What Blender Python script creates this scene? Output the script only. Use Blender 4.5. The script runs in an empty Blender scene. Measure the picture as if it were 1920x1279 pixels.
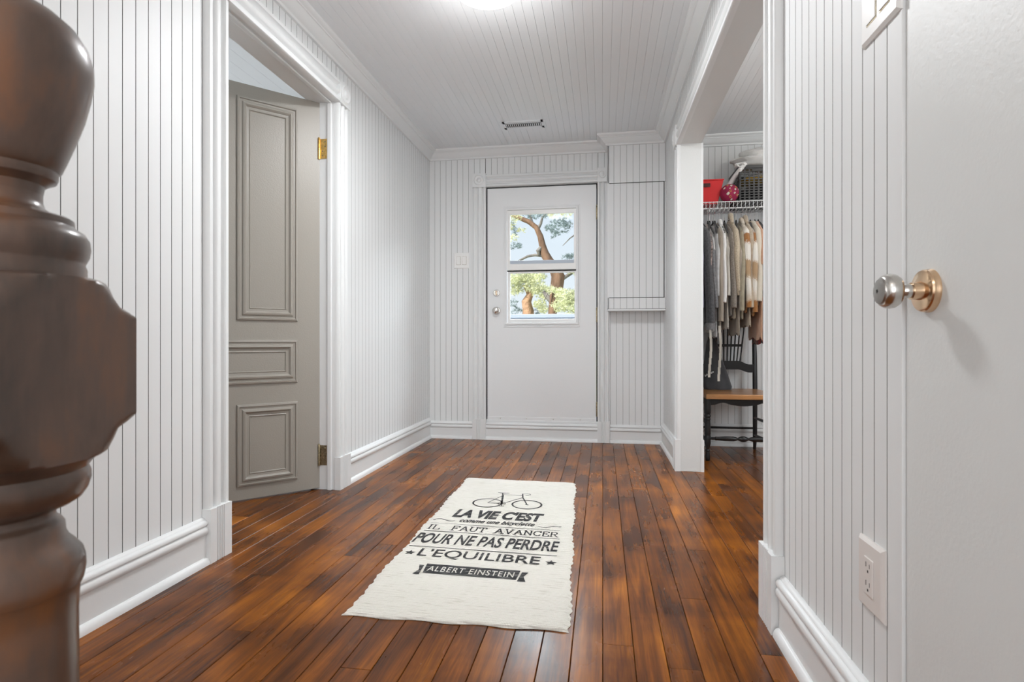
import bpy, bmesh, math, random
from mathutils import Vector, Matrix
random.seed(7)
PI = math.pi
C = bpy.context.scene.collection
SC = bpy.context.scene

# ------------------------------------------------------------------ camera
cam = bpy.data.cameras.new('camera'); camo = bpy.data.objects.new('camera', cam); C.objects.link(camo)
camo.location = (0, 0, 0.80); camo.rotation_euler = (PI/2, 0, math.radians(9.05))
cam.lens = 20.0; cam.sensor_width = 36.0; cam.clip_start = 0.02; cam.clip_end = 200
cam.dof.use_dof = True; cam.dof.focus_distance = 2.9; cam.dof.aperture_fstop = 11
SC.camera = camo

# ------------------------------------------------------------------ world, sun, lights, exposure
w = bpy.data.worlds.new('sky'); SC.world = w; w.use_nodes = True
wn = w.node_tree.nodes; wl = w.node_tree.links
bg = wn['Background']
tcw = wn.new('ShaderNodeTexCoord'); sepw = wn.new('ShaderNodeSeparateXYZ'); rw = wn.new('ShaderNodeValToRGB')
wl.new(tcw.outputs['Generated'], sepw.inputs[0]); wl.new(sepw.outputs['Z'], rw.inputs[0]); wl.new(rw.outputs[0], bg.inputs[0])
rw.color_ramp.elements[0].position = 0.0; rw.color_ramp.elements[0].color = (0.86, 0.91, 0.96, 1)
rw.color_ramp.elements[1].position = 0.6; rw.color_ramp.elements[1].color = (0.60, 0.75, 0.95, 1)
bg.inputs[1].default_value = 1.0
sun = bpy.data.lights.new('sun', 'SUN'); sun.energy = 7.5; sun.angle = 0.01; sun.color = (1, .94, .84)
so = bpy.data.objects.new('sun', sun); C.objects.link(so); so.rotation_euler = (math.radians(52), 0, math.radians(-50))

def area(name, loc, target, sx, sy, energy, color=(1, 1, 1), disk=False):
    l = bpy.data.lights.new(name, 'AREA'); l.energy = energy; l.color = color
    l.shape = 'DISK' if disk else 'RECTANGLE'; l.size = sx; l.size_y = sy
    o = bpy.data.objects.new(name, l); C.objects.link(o); o.location = loc
    o.rotation_euler = (Vector(target) - Vector(loc)).to_track_quat('-Z', 'Y').to_euler()
    return o
def lamp(name, loc, r, energy, color):
    l = bpy.data.lights.new(name, 'POINT'); l.energy = energy; l.color = color; l.shadow_soft_size = r
    o = bpy.data.objects.new(name, l); C.objects.link(o); o.location = loc
area('landing_fill_light', (-0.5, -2.45, 1.25), (-0.45, 2.0, 1.5), 1.5, 1.6, 40, (.95, .97, 1))  # added fill behind the camera; the rear wall has no window
lamp('landing_lamp_light', (-0.45, -0.45, 2.10), .14, 6.5, (1, .86, .70))
lamp('hall_lamp_light', (-0.49, 2.40, 2.10), .16, 5.5, (.97, .98, 1))
area('hall_lamp_downlight', (-0.49, 2.40, 2.26), (-0.49, 2.40, 0), .3, .3, 25, (.95, .975, 1), True)
lamp('closet_lamp_light', (1.55, 3.0, 2.20), .10, 13, (1, .96, .90))
area('left_room_fill_light', (-3.75, 2.3, 1.5), (-1.6, 2.6, 1.5), 1.4, 1.3, 40, (.90, .96, 1))  # added to brighten the left room and its ceiling; no window there
area('closet_fill_light', (2.50, 2.15, 1.35), (-1.4, 3.6, 1.2), 1.0, 1.2, 27, (.92, .97, 1))  # added side light through the closet opening; no window in that wall
area('door_sky_fill', (-0.49, 6.6, 3.15), (-0.49, 4.5, 1.4), 6.0, 1.2, 620, (.90, .95, 1))  # added area light above the view, strengthens sky light through the door

SC.view_settings.view_transform = 'Standard'; SC.view_settings.look = 'None'
SC.view_settings.exposure = 0.07; SC.view_settings.gamma = 1.0; SC.view_settings.use_curve_mapping = False

# ------------------------------------------------------------------ materials
def nodes(m):
    m.use_nodes = True; nt = m.node_tree; return nt, nt.nodes, nt.links, nt.nodes['Principled BSDF']
def mat(name, col, rough=.5, metal=0.0, bump=0, bscale=60, bstretch=(1, 1, 1), var=0, vscale=4, coat=0, sheen=0, spec=None, trans=0, emis=None, bdist=.002):
    m = bpy.data.materials.new(name); nt, N, L, b = nodes(m)
    b.inputs['Base Color'].default_value = (*col, 1); b.inputs['Roughness'].default_value = rough; b.inputs['Metallic'].default_value = metal
    if coat: b.inputs['Coat Weight'].default_value = coat; b.inputs['Coat Roughness'].default_value = .12
    if sheen: b.inputs['Sheen Weight'].default_value = sheen
    if spec is not None: b.inputs['Specular IOR Level'].default_value = spec
    if emis: b.inputs['Emission Color'].default_value = (*emis[0], 1); b.inputs['Emission Strength'].default_value = emis[1]
    if bump or var:
        g = N.new('ShaderNodeNewGeometry'); mp = N.new('ShaderNodeMapping'); mp.inputs['Scale'].default_value = bstretch; L.new(g.outputs['Position'], mp.inputs[0])
    if bump:
        n = N.new('ShaderNodeTexNoise'); n.inputs['Scale'].default_value = bscale; n.inputs['Detail'].default_value = 4; L.new(mp.outputs[0], n.inputs[0])
        bp = N.new('ShaderNodeBump'); bp.inputs['Strength'].default_value = bump; bp.inputs['Distance'].default_value = bdist
        L.new(n.outputs[0], bp.inputs['Height']); L.new(bp.outputs[0], b.inputs['Normal'])
    if var:
        n = N.new('ShaderNodeTexNoise'); n.inputs['Scale'].default_value = vscale; n.inputs['Detail'].default_value = 5; L.new(mp.outputs[0], n.inputs[0])
        r = N.new('ShaderNodeValToRGB'); L.new(n.outputs[0], r.inputs[0])
        r.color_ramp.elements[0].position = .3; r.color_ramp.elements[1].position = .7
        r.color_ramp.elements[0].color = (*[c*(1-var) for c in col], 1); r.color_ramp.elements[1].color = (*[min(1, c*(1+var*.6)) for c in col], 1)
        L.new(r.outputs[0], b.inputs['Base Color'])
    return m
WALL = mat('white_satin_paint', (.765, .775, .775), .52, bump=.15, bscale=120, bdist=.001)
TRIM = mat('white_gloss_paint', (.775, .785, .785), .33, bump=.12, bscale=70)
CEIL = mat('white_ceiling_paint', (.82, .84, .855), .5, bump=.1, bscale=60)
GAP = mat('painted_backing', (.20, .20, .195), .9)
CREV = mat('board_joint_shade', (.27, .268, .26), .9)  # groove shade painted onto the board sides and chamfers
PLAIN = mat('plain_grey_white_paint', (.70, .71, .70), .45, bump=.25, bscale=140)
DOORW = mat('white_door_paint', (.79, .80, .805), .35, bump=.2, bscale=60)
TAUPE = mat('taupe_paint', (.325, .300, .262), .4, bump=.35, bscale=160)
BRASS = mat('brass', (.80, .50, .16), .28, 1.0, var=.35, vscale=60)
OLDBRASS = mat('aged_brass', (.33, .27, .17), .4, 1.0, var=.5, vscale=90)
ROSE = mat('champagne_brass', (.78, .55, .36), .18, 1.0, var=.12, vscale=40)
NICKEL = mat('satin_nickel', (.62, .60, .57), .22, 1.0)
DNICKEL = mat('dark_satin_nickel', (.36, .34, .32), .34, 1.0, bump=.2, bscale=400)
CHROME = mat('chrome', (.75, .75, .75), .15, 1.0)
BLACKM = mat('black_hole', (.01, .01, .01), .6)
PLATE = mat('white_plastic', (.84, .835, .82), .3)
PLATEW = mat('warm_white_plastic', (.74, .70, .67), .35)
BLKWOOD = mat('black_satin_lacquer', (.013, .013, .014), .28, bump=.1, bscale=60)
SEATW = mat('oak_seat_wood', (.42, .20, .075), .28, var=.35, vscale=30, bstretch=(.15, 1, 1), bump=.1, bscale=60)
WIRE = mat('white_coated_wire', (.80, .80, .80), .35)
GLOW = mat('lamp_glass', (.9, .9, .88), .4, emis=((1, .93, .84), 3.2))
GREYSILL = mat('blue_grey_aluminium', (.46, .52, .60), .4)

def floor_mat():
    m = bpy.data.materials.new('stained_pine_floor'); nt, N, L, b = nodes(m)
    g = N.new('ShaderNodeNewGeometry'); oi = N.new('ShaderNodeObjectInfo')
    cmb = N.new('ShaderNodeCombineXYZ')
    mu = N.new('ShaderNodeMath'); mu.operation = 'MULTIPLY'; mu.inputs[1].default_value = 37.0; L.new(oi.outputs['Random'], mu.inputs[0])
    L.new(mu.outputs[0], cmb.inputs[0]); L.new(mu.outputs[0], cmb.inputs[1])
    add = N.new('ShaderNodeVectorMath'); add.operation = 'ADD'; L.new(g.outputs['Position'], add.inputs[0]); L.new(cmb.outputs[0], add.inputs[1])
    def noise(vec, sx, sy, sc, det=5, rough=.6, dist=0):
        mp = N.new('ShaderNodeMapping'); mp.inputs['Scale'].default_value = (sx, sy, 1); L.new(vec, mp.inputs[0])
        n = N.new('ShaderNodeTexNoise'); n.inputs['Scale'].default_value = sc; n.inputs['Detail'].default_value = det; n.inputs['Roughness'].default_value = rough; n.inputs['Distortion'].default_value = dist
        L.new(mp.outputs[0], n.inputs[0]); return n.outputs[0]
    fine = noise(add.outputs[0], 1, .03, 170, 6, .7)
    grain = noise(add.outputs[0], 1, .07, 30, 6, .6, .8)
    stain = noise(add.outputs[0], 1, .30, 6.0, 4, .5, .3)
    cross = noise(g.outputs['Position'], .35, 1, 5.0, 3, .5, .3)
    def mth(op, a, c, clamp=False):
        n = N.new('ShaderNodeMath'); n.operation = op; n.use_clamp = clamp
        for i, v in enumerate((a, c)):
            if isinstance(v, (int, float)): n.inputs[i].default_value = v
            else: L.new(v, n.inputs[i])
        return n.outputs[0]
    s = mth('ADD', mth('MULTIPLY', stain, .60), mth('MULTIPLY', cross, .38))
    s = mth('ADD', s, mth('MULTIPLY', grain, .55))
    s = mth('ADD', s, mth('MULTIPLY', fine, .30))
    s = mth('ADD', s, mth('MULTIPLY', mth('SUBTRACT', oi.outputs['Random'], .5), .13))
    s = mth('SUBTRACT', s, .43)
    r = N.new('ShaderNodeValToRGB'); L.new(s, r.inputs[0]); e = r.color_ramp.elements
    e[0].position = .22; e[0].color = (.020, .006, .002, 1); e[1].position = .90; e[1].color = (.62, .235, .022, 1)
    for p, c in ((.36, (.070, .020, .004, 1)), (.49, (.160, .046, .005, 1)), (.62, (.290, .090, .007, 1)), (.76, (.46, .155, .011, 1))):
        x = e.new(p); x.color = c
    # plank colour comes from the summed grain and stain noise
    L.new(r.outputs[0], b.inputs['Base Color'])
    rr = N.new('ShaderNodeMapRange'); L.new(stain, rr.inputs[0]); rr.inputs[1].default_value = .3; rr.inputs[2].default_value = .7; rr.inputs[3].default_value = .22; rr.inputs[4].default_value = .34
    L.new(rr.outputs[0], b.inputs['Roughness'])
    b.inputs['Specular IOR Level'].default_value = .2
    bp = N.new('ShaderNodeBump'); bp.inputs['Strength'].default_value = .10; bp.inputs['Distance'].default_value = .0008
    hs = mth('ADD', mth('MULTIPLY', fine, .5), grain); hs = mth('ADD', hs, 0.0)
    L.new(hs, bp.inputs['Height']); L.new(bp.outputs[0], b.inputs['Normal'])
    return m
FLOOR = floor_mat()

def newel_mat():
    m = bpy.data.materials.new('dark_walnut_stain'); nt, N, L, b = nodes(m)
    g = N.new('ShaderNodeNewGeometry')
    def noise(sc, st, det=5, dist=0):
        mp = N.new('ShaderNodeMapping'); mp.inputs['Scale'].default_value = st; L.new(g.outputs['Position'], mp.inputs[0])
        n = N.new('ShaderNodeTexNoise'); n.inputs['Scale'].default_value = sc; n.inputs['Detail'].default_value = det; n.inputs['Distortion'].default_value = dist; L.new(mp.outputs[0], n.inputs[0]); return n.outputs[0]
    a = noise(16, (1, 1, .55), 5, .3); f = noise(150, (1, 1, .15), 3)
    mx = N.new('ShaderNodeMath'); mx.operation = 'MULTIPLY_ADD'; mx.inputs[1].default_value = .16; L.new(f, mx.inputs[0]); L.new(a, mx.inputs[2])
    r = N.new('ShaderNodeValToRGB'); L.new(mx.outputs[0], r.inputs[0]); e = r.color_ramp.elements
    e[0].position = .38; e[0].color = (.045, .028, .020, 1); e[1].position = .86; e[1].color = (.22, .085, .028, 1)
    x = e.new(.62); x.color = (.115, .064, .042, 1)
    L.new(r.outputs[0], b.inputs['Base Color']); b.inputs['Roughness'].default_value = .42; b.inputs['Coat Weight'].default_value = .6; b.inputs['Coat Roughness'].default_value = .18
    bp = N.new('ShaderNodeBump'); bp.inputs['Strength'].default_value = .25; bp.inputs['Distance'].default_value = .001; L.new(mx.outputs[0], bp.inputs['Height']); L.new(bp.outputs[0], b.inputs['Normal'])
    return m
NEWEL = newel_mat()

def rug_mat(name, ink=False):
    m = bpy.data.materials.new(name); nt, N, L, b = nodes(m)
    g = N.new('ShaderNodeNewGeometry')
    mp = N.new('ShaderNodeMapping'); mp.inputs['Rotation'].default_value = (0, 0, math.radians(1.5)); L.new(g.outputs['Position'], mp.inputs[0])
    wv = N.new('ShaderNodeTexWave'); wv.wave_type = 'BANDS'; wv.bands_direction = 'Y'; wv.inputs['Scale'].default_value = 38; wv.inputs['Distortion'].default_value = .35; wv.inputs['Detail'].default_value = 2; wv.inputs['Detail Scale'].default_value = 3
    L.new(mp.outputs[0], wv.inputs[0])
    wx = N.new('ShaderNodeTexWave'); wx.wave_type = 'BANDS'; wx.bands_direction = 'X'; wx.inputs['Scale'].default_value = 70; wx.inputs['Distortion'].default_value = .6
    L.new(mp.outputs[0], wx.inputs[0])
    mp2 = N.new('ShaderNodeMapping'); mp2.inputs['Scale'].default_value = (.12, 1, 1); L.new(mp.outputs[0], mp2.inputs[0])
    ns = N.new('ShaderNodeTexNoise'); ns.inputs['Scale'].default_value = 130; ns.inputs['Detail'].default_value = 3; L.new(mp2.outputs[0], ns.inputs[0])
    h = N.new('ShaderNodeMath'); h.operation = 'MULTIPLY_ADD'; h.inputs[1].default_value = .35; L.new(wx.outputs[0], h.inputs[0]); L.new(wv.outputs[0], h.inputs[2])
    h2 = N.new('ShaderNodeMath'); h2.operation = 'MULTIPLY_ADD'; h2.inputs[1].default_value = .45; L.new(ns.outputs[0], h2.inputs[0]); L.new(h.outputs[0], h2.inputs[2])
    bp = N.new('ShaderNodeBump'); bp.inputs['Strength'].default_value = .8; bp.inputs['Distance'].default_value = .0022; L.new(h2.outputs[0], bp.inputs['Height']); L.new(bp.outputs[0], b.inputs['Normal'])
    r = N.new('ShaderNodeValToRGB'); e = r.color_ramp.elements
    if ink:
        mm = N.new('ShaderNodeMath'); mm.operation = 'MULTIPLY_ADD'; mm.inputs[1].default_value = .32; L.new(wv.outputs[0], mm.inputs[0]); L.new(ns.outputs[0], mm.inputs[2])
        L.new(mm.outputs[0], r.inputs[0])
        e[0].position = .40; e[0].color = (.34, .33, .31, 1); e[1].position = .52; e[1].color = (.045, .045, .047, 1)
    else:
        L.new(ns.outputs[0], r.inputs[0])
        e[0].position = .25; e[0].color = (.58, .54, .47, 1); e[1].position = .44; e[1].color = (.74, .71, .65, 1)
    L.new(r.outputs[0], b.inputs['Base Color']); b.inputs['Roughness'].default_value = .95; b.inputs['Specular IOR Level'].default_value = .1
    return m
RUG = rug_mat('cream_rag_weave'); INK = rug_mat('charcoal_print', True)

def glass_mat():
    m = bpy.data.materials.new('window_glass'); m.use_nodes = True; nt = m.node_tree; N, L = nt.nodes, nt.links
    N.clear(); o = N.new('ShaderNodeOutputMaterial'); t = N.new('ShaderNodeBsdfTransparent'); t.inputs[0].default_value = (.96, .98, .98, 1)
    gl = N.new('ShaderNodeBsdfGlossy'); gl.inputs['Roughness'].default_value = .02; mx = N.new('ShaderNodeMixShader'); fr = N.new('ShaderNodeFresnel'); fr.inputs[0].default_value = 1.08
    L.new(fr.outputs[0], mx.inputs[0]); L.new(t.outputs[0], mx.inputs[1]); L.new(gl.outputs[0], mx.inputs[2]); L.new(mx.outputs[0], o.inputs[0])
    return m
GLASS = glass_mat()

# ------------------------------------------------------------------ helpers
class Fr:
    """wall frame: s along the wall, n out of it into the room, z up"""
    def __init__(s, ox, oy, sx, sy, nx, ny):
        s.o = Vector((ox, oy, 0)); s.s = Vector((sx, sy, 0)).normalized(); s.n = Vector((nx, ny, 0)).normalized()
    def __call__(s, a, n, z): return s.o + s.s*a + s.n*n + Vector((0, 0, z))
RX = .0065
FL = Fr(-1.42, 0, 0, 1, 1, 0)
FRt = Fr(.497, 0, -RX, 1, -1, -RX)
FB = Fr(0, 4.55, 1, 0, 0, -1)
ID = Fr(0, 0, 1, 0, 0, 1)

class MB:
    def __init__(s): s.v = []; s.f = []
    def add(s, vs, fs):
        k = len(s.v); s.v += [Vector(p) for p in vs]; s.f += [tuple(i+k for i in f) for f in fs]; return s
    def box(s, x0, x1, y0, y1, z0, z1, fr=None, M=None):
        P = [(x, y, z) for z in (z0, z1) for x, y in ((x0, y0), (x1, y0), (x1, y1), (x0, y1))]
        if fr: P = [fr(*p) for p in P]
        if M: P = [M @ Vector(p) for p in P]
        return s.add(P, [(0, 1, 2, 3), (4, 5, 6, 7), (0, 1, 5, 4), (1, 2, 6, 5), (2, 3, 7, 6), (3, 0, 4, 7)])
    def extr(s, prof, f0, f1):
        n = len(prof); a = [f0(*p) for p in prof]; b = [f1(*p) for p in prof]
        return s.add(a+b, [tuple(range(n)), tuple(range(n, 2*n))] + [(i, (i+1) % n, (i+1) % n+n, i+n) for i in range(n)])
    def hsweep(s, fr, prof, s0, s1, m0=0, m1=0, dz0=0, dz1=0):   # prof (n,z) swept along s
        return s.extr(prof, lambda n, z: fr(s0+m0*n, n, z+dz0), lambda n, z: fr(s1+m1*n, n, z+dz1))
    def vsweep(s, fr, prof, z0, z1):                # prof (s,n) swept up z
        return s.extr(prof, lambda a, n: fr(a, n, z0), lambda a, n: fr(a, n, z1))
    def lathe(s, prof, loc, axis=(0, 0, 1), seg=32):     # prof (r,h)
        q = Vector((0, 0, 1)).rotation_difference(Vector(axis).normalized()); loc = Vector(loc); k = len(prof); vs = []
        for r, h in prof:
            for i in range(seg):
                t = 2*PI*i/seg; vs.append(loc + q @ Vector((r*math.cos(t), r*math.sin(t), h)))
        fs = [(j*seg+i, j*seg+(i+1) % seg, (j+1)*seg+(i+1) % seg, (j+1)*seg+i) for j in range(k-1) for i in range(seg)]
        fs += [tuple(range(seg)), tuple((k-1)*seg+i for i in range(seg))]
        return s.add(vs, fs)
    def tube(s, pts, r, seg=8, flat=1.0):
        pts = [Vector(p) for p in pts]; n = len(pts); rs = r if isinstance(r, (list, tuple)) else [r]*n
        vs = []; up = None
        for i, p in enumerate(pts):
            d = (pts[min(i+1, n-1)] - pts[max(i-1, 0)])
            if d.length < 1e-9: d = Vector((0, 0, 1))
            d.normalize()
            if up is None:
                up = Vector((0, 0, 1)) if abs(d.z) < .9 else Vector((1, 0, 0))
            a = d.cross(up)
            if a.length < 1e-6: a = d.cross(Vector((0, 1, 0)))
            a.normalize(); b = a.cross(d).normalized(); up = b
            for k in range(seg):
                t = 2*PI*k/seg; vs.append(p + (a*math.cos(t) + b*math.sin(t)*flat)*rs[i])
        fs = [(j*seg+i, j*seg+(i+1) % seg, (j+1)*seg+(i+1) % seg, (j+1)*seg+i) for j in range(n-1) for i in range(seg)]
        fs += [tuple(range(seg)), tuple((n-1)*seg+i for i in range(seg))]
        return s.add(vs, fs)
    def build(s, name, m, parent=None, smooth=False, bevel=0, sub=0, seg=2):
        org = wloc(parent)
        me = bpy.data.meshes.new(name); me.from_pydata([tuple(p-org) for p in s.v], [], s.f)
        bm = bmesh.new(); bm.from_mesh(me); bmesh.ops.recalc_face_normals(bm, faces=bm.faces)
        bm.to_mesh(me); bm.free(); me.materials.append(m)
        if smooth:
            for p in me.polygons: p.use_smooth = True
        o = bpy.data.objects.new(name, me); C.objects.link(o)
        if parent: o.parent = parent
        if bevel:
            b = o.modifiers.new('b', 'BEVEL'); b.width = bevel; b.segments = seg; b.limit_method = 'ANGLE'; b.angle_limit = math.radians(40)
        if smooth and not sub:
            try: me.set_sharp_from_angle(angle=math.radians(38))
            except Exception: pass
        if sub:
            u = o.modifiers.new('s', 'SUBSURF'); u.levels = sub; u.render_levels = sub
        return o
def wloc(o):
    v = Vector((0, 0, 0))
    while o: v = v + o.location; o = o.parent
    return v
def tag(o, label, cat=None, group=None, kind=None):
    o['label'] = label
    if cat: o['category'] = cat
    if group: o['group'] = group
    if kind: o['kind'] = kind
    return o
def thing(name, loc, label, cat, group=None, kind=None):
    o = bpy.data.objects.new(name, None); C.objects.link(o); o.location = loc; o.empty_display_size = .05
    return tag(o, label, cat, group, kind)
def structure(o, label, cat=None):
    o['kind'] = 'structure'; o['label'] = label
    if cat: o['category'] = cat
    return o

# beadboard pieces: each board is its own object, meshes shared by size
BCACHE = {}
def board_mesh(wd, L, t=.011, c=.0008, m=None):
    key = (round(wd, 4), round(L, 4), t, m.name)
    if key in BCACHE: return BCACHE[key]
    mb = MB(); mb.extr([(0, 0), (0, t-c), (c, t), (wd-c, t), (wd, t-c), (wd, 0)], lambda a, n: Vector((a, n, 0)), lambda a, n: Vector((a, n, L)))
    me = bpy.data.meshes.new('board'); me.from_pydata([tuple(p) for p in mb.v], [], mb.f)
    bm = bmesh.new(); bm.from_mesh(me); bmesh.ops.recalc_face_normals(bm, faces=bm.faces); bm.to_mesh(me); bm.free()
    me.materials.append(m); me.materials.append(CREV)
    for p in me.polygons:
        if abs(p.normal.x) > .5 and m is not CEIL: p.material_index = 1
    BCACHE[key] = me; return me
def wall_boards(fr, parent, phase, pitch, s0, s1, z0, z1, m=None, gap=.0014, n0=-.011, jit=0):
    m = m or WALL
    k = math.floor((s0-phase)/pitch); a = phase+k*pitch
    M3 = Matrix((fr.s, fr.n, Vector((0, 0, 1)))).transposed()
    flip = M3.determinant() < 0
    while a < s1-1e-4:
        lo, hi = max(a, s0), min(a+pitch, s1)
        if hi-lo > .006:
            wd = hi-lo-gap
            me = board_mesh(wd, z1-z0, m=m)
            o = bpy.data.objects.new('board', me); C.objects.link(o); o.parent = parent
            j = n0 + random.uniform(-1, 1)*jit
            if flip:   # left-handed frame: start from the other edge and turn the board round
                p = fr(hi-gap/2, j, z0); R = Matrix((-fr.s, fr.n, Vector((0, 0, 1)))).transposed()
            else:
                p = fr(lo+gap/2, j, z0); R = M3
            o.matrix_basis = Matrix.Translation(p - wloc(parent)) @ R.to_4x4()
        a += pitch
def ceil_boards(parent, x0, x1, y0, y1, z, pitch, phase=0, m=None):
    m = m or CEIL
    k = math.floor((x0-phase)/pitch); a = phase+k*pitch
    R = Matrix(((-1, 0, 0), (0, 0, 1), (0, 1, 0)))   # columns: s->-x, n->(0,0,1)? fixed below
    while a < x1-1e-4:
        lo, hi = max(a, x0), min(a+pitch, x1)
        if hi-lo > .006:
            me = board_mesh(hi-lo-.0006, y1-y0, m=m)
            o = bpy.data.objects.new('board', me); C.objects.link(o); o.parent = parent
            # local x -> world x, local y(thickness) -> -z, local z(length) -> y ; det(+x,-z,+y)=+1
            R = Matrix((Vector((1, 0, 0)), Vector((0, 0, -1)), Vector((0, 1, 0)))).transposed()
            o.matrix_basis = Matrix.Translation(Vector((lo+.0003, y0, z+.011))) @ R.to_4x4()
        a += pitch

# ------------------------------------------------------------------ floor
ZC = 2.362
fb = MB().box(-3.9, 2.7, -2.6, 4.7, -.06, -.018).build('floor', GAP)
structure(fb, 'orange-brown stained wood plank floor of the hallway', 'floor')
FCACHE = {}
PW = .0795
x = -3.2+.021
cols = []
while x < 2.62:
    cols.append(x); x += PW
for ci, x in enumerate(cols):
    main = -1.9 < x < 1.35
    y = -2.6 if not main else random.choice((-2.6, -.2, .15, .4, -1.0))
    y_start = -2.6
    ys = [-2.6]
    yy = -2.6 + random.uniform(.3, 2.6)
    while yy < 4.3:
        ys.append(yy); yy += random.choice((1.3, 1.7, 2.1, 2.5, 2.9))
    if x < -1.5 or x > 1.3: ys = [-2.6, random.uniform(1.6, 3.2)]
    if x > .62 and x < 1.3: ys = [-2.6]+[q for q in ys[1:] if q > 1.0]
    ys.append(4.56)
    for a, b in zip(ys, ys[1:]):
        L = round((b-a), 2); g = .0016
        key = L
        if key not in FCACHE:
            mb = MB(); c = .0014; t = .018; wd = PW-g
            mb.extr([(0, 0), (0, t-c), (c, t), (wd-c, t), (wd, t-c), (wd, 0)], lambda s, n: Vector((s, g/2, n)), lambda s, n: Vector((s, L-g/2, n)))
            me = bpy.data.meshes.new('plank'); me.from_pydata([tuple(p) for p in mb.v], [], mb.f)
            bm = bmesh.new(); bm.from_mesh(me); bmesh.ops.recalc_face_normals(bm, faces=bm.faces); bm.to_mesh(me); bm.free()
            me.materials.append(FLOOR); FCACHE[key] = me
        o = bpy.data.objects.new('plank', FCACHE[key]); C.objects.link(o); o.parent = fb
        o.location = (x, a, -.018+random.uniform(-.0005, .0))

# ------------------------------------------------------------------ walls
ODY0, ODY1, ODZ = 1.955, 2.868, 2.085      # left doorway
OCY0, OCY1, OCZ = 1.757, 3.612, 2.010      # closet opening
T = .012
# left wall
mb = MB(); mb.box(-2.6, ODY0-.02, -.14, -T, 0, 2.5, FL).box(ODY1+.02, 4.7, -.14, -T, 0, 2.5, FL).box(ODY0-.02, ODY1+.02, -.14, -T, ODZ+.02, 2.5, FL)
wl_ = structure(mb.build('wall_left', GAP), 'white beadboard wall on the left with the doorway to the grey door', 'wall')
PL = .0492
wall_boards(FL, wl_, 1.253, PL, .55, ODY0-.02, 0, ZC)
wall_boards(FL, wl_, 1.253, PL, ODY0-.02, ODY1+.02, ODZ+.02, ZC)
wall_boards(FL, wl_, 1.253, PL, ODY1+.02, 4.55, 0, ZC, gap=.0011)
MB().box(-2.6, .548, -.011, 0, 0, ZC, FL).build('board', WALL, wl_)
# back wall
mb = MB(); mb.box(-1.6, -.945, -.14, -T, 0, 2.5, FB).box(-.04, .62, -.14, -T, 0, 2.5, FB).box(-.945, -.04, -.14, -T, 2.055, 2.5, FB).box(-.945, -.04, -.14, -T, 0, .15, FB)
wb = structure(mb.build('wall_back', GAP), 'white beadboard wall at the far end around the back door', 'wall')
wall_boards(FB, wb, -1.42, .0478, -1.42, -.945, 0, ZC, gap=.0006)
wall_boards(FB, wb, -1.42, .0478, -.945, -.04, 2.055, ZC, gap=.0006)
wall_boards(FB, wb, -1.42, .0478, -.04, .47, 0, ZC, gap=.0006)
MB().box(-.945, -.04, -.011, 0, 0, .155, FB).build('board', WALL, wb)
# right wall
mb = MB(); mb.box(-2.6, .15, -.115, -T, 0, 2.5, FRt).box(1.04, OCY0-.02, -.115, -T, 0, 2.5, FRt).box(.15, 1.04, -.115, -T, 2.09, 2.5, FRt)
mb.box(OCY1+.02, 4.56, -.115, -T, 0, 2.5, FRt).box(OCY0-.02, OCY1+.02, -.115, -T, OCZ+.02, 2.5, FRt)
wr = structure(mb.build('wall_right', GAP), 'white beadboard wall on the right with the wide closet opening', 'wall')
wall_boards(FRt, wr, 1.036, .0467, 1.036, OCY0-.02, 0, ZC)
wall_boards(FRt, wr, 1.036, .0467, OCY0-.02, OCY1+.02, OCZ+.02, ZC)
wall_boards(FRt, wr, 1.036, .0467, OCY1+.02, 4.55, 0, ZC)
wall_boards(FRt, wr, 1.036, .0467, .15, 1.036, 2.09, ZC)
MB().box(-2.6, .15, -.011, 0, 0, ZC, FRt).build('board', WALL, wr)
# rear wall
mb = MB(); mb.box(-1.6, .75, -2.75, -2.6, 0, 2.5)
structure(mb.build('wall_rear', WALL), 'white wall behind the viewer', 'wall')
# closet walls
CX1 = 2.6
wcb = structure(MB().box(.6, CX1, 4.562, 4.70, 0, 2.5).build('wall_closet_back', GAP), 'white beadboard back wall of the closet', 'wall')
FCB = Fr(0, 4.55, 1, 0, 0, -1)
wall_boards(FCB, wcb, .612, .0478, .585, CX1, 0, ZC, gap=.0006)
structure(MB().box(CX1, CX1+.1, .9, 4.7, 0, 2.5).build('wall_closet_right', WALL), 'plain white far right wall of the closet', 'wall')
structure(MB().box(.62, CX1, .8, .9, 0, 2.5).build('wall_closet_front', WALL), 'plain white front wall of the closet', 'wall')
wch = MB().box(OCY1+.02, 4.55, -.121, -.116, 0, ZC, FRt).box(.9, OCY0-.02, -.121, -.116, 0, ZC, FRt).box(OCY0-.02, OCY1+.02, -.121, -.116, OCZ+.02, ZC, FRt)
structure(wch.build('wall_closet_left', PLAIN), 'plain inner side of the hall wall inside the closet', 'wall')
# left room
structure(MB().box(-3.95, -3.85, .6, 4.7, 0, 2.5).build('wall_room_left', WALL), 'white far wall of the room behind the grey door', 'wall')
structure(MB().box(-3.85, -1.56, .5, .6, 0, 2.5).build('wall_room_near', WALL), 'white near wall of the room behind the grey door', 'wall')
structure(MB().box(-3.85, -1.56, 4.56, 4.7, 0, 2.5).build('wall_room_far', WALL), 'white end wall of the room behind the grey door', 'wall')
structure(MB().box(ODY1+.02, 4.55, -.146, -.141, 0, ZC, FL).box(.6, ODY0-.02, -.146, -.141, 0, ZC, FL).box(ODY0-.02, ODY1+.02, -.146, -.141, ODZ+.02, ZC, FL).build('wall_room_right', WALL), 'white room side of the hall wall', 'wall')
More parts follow.
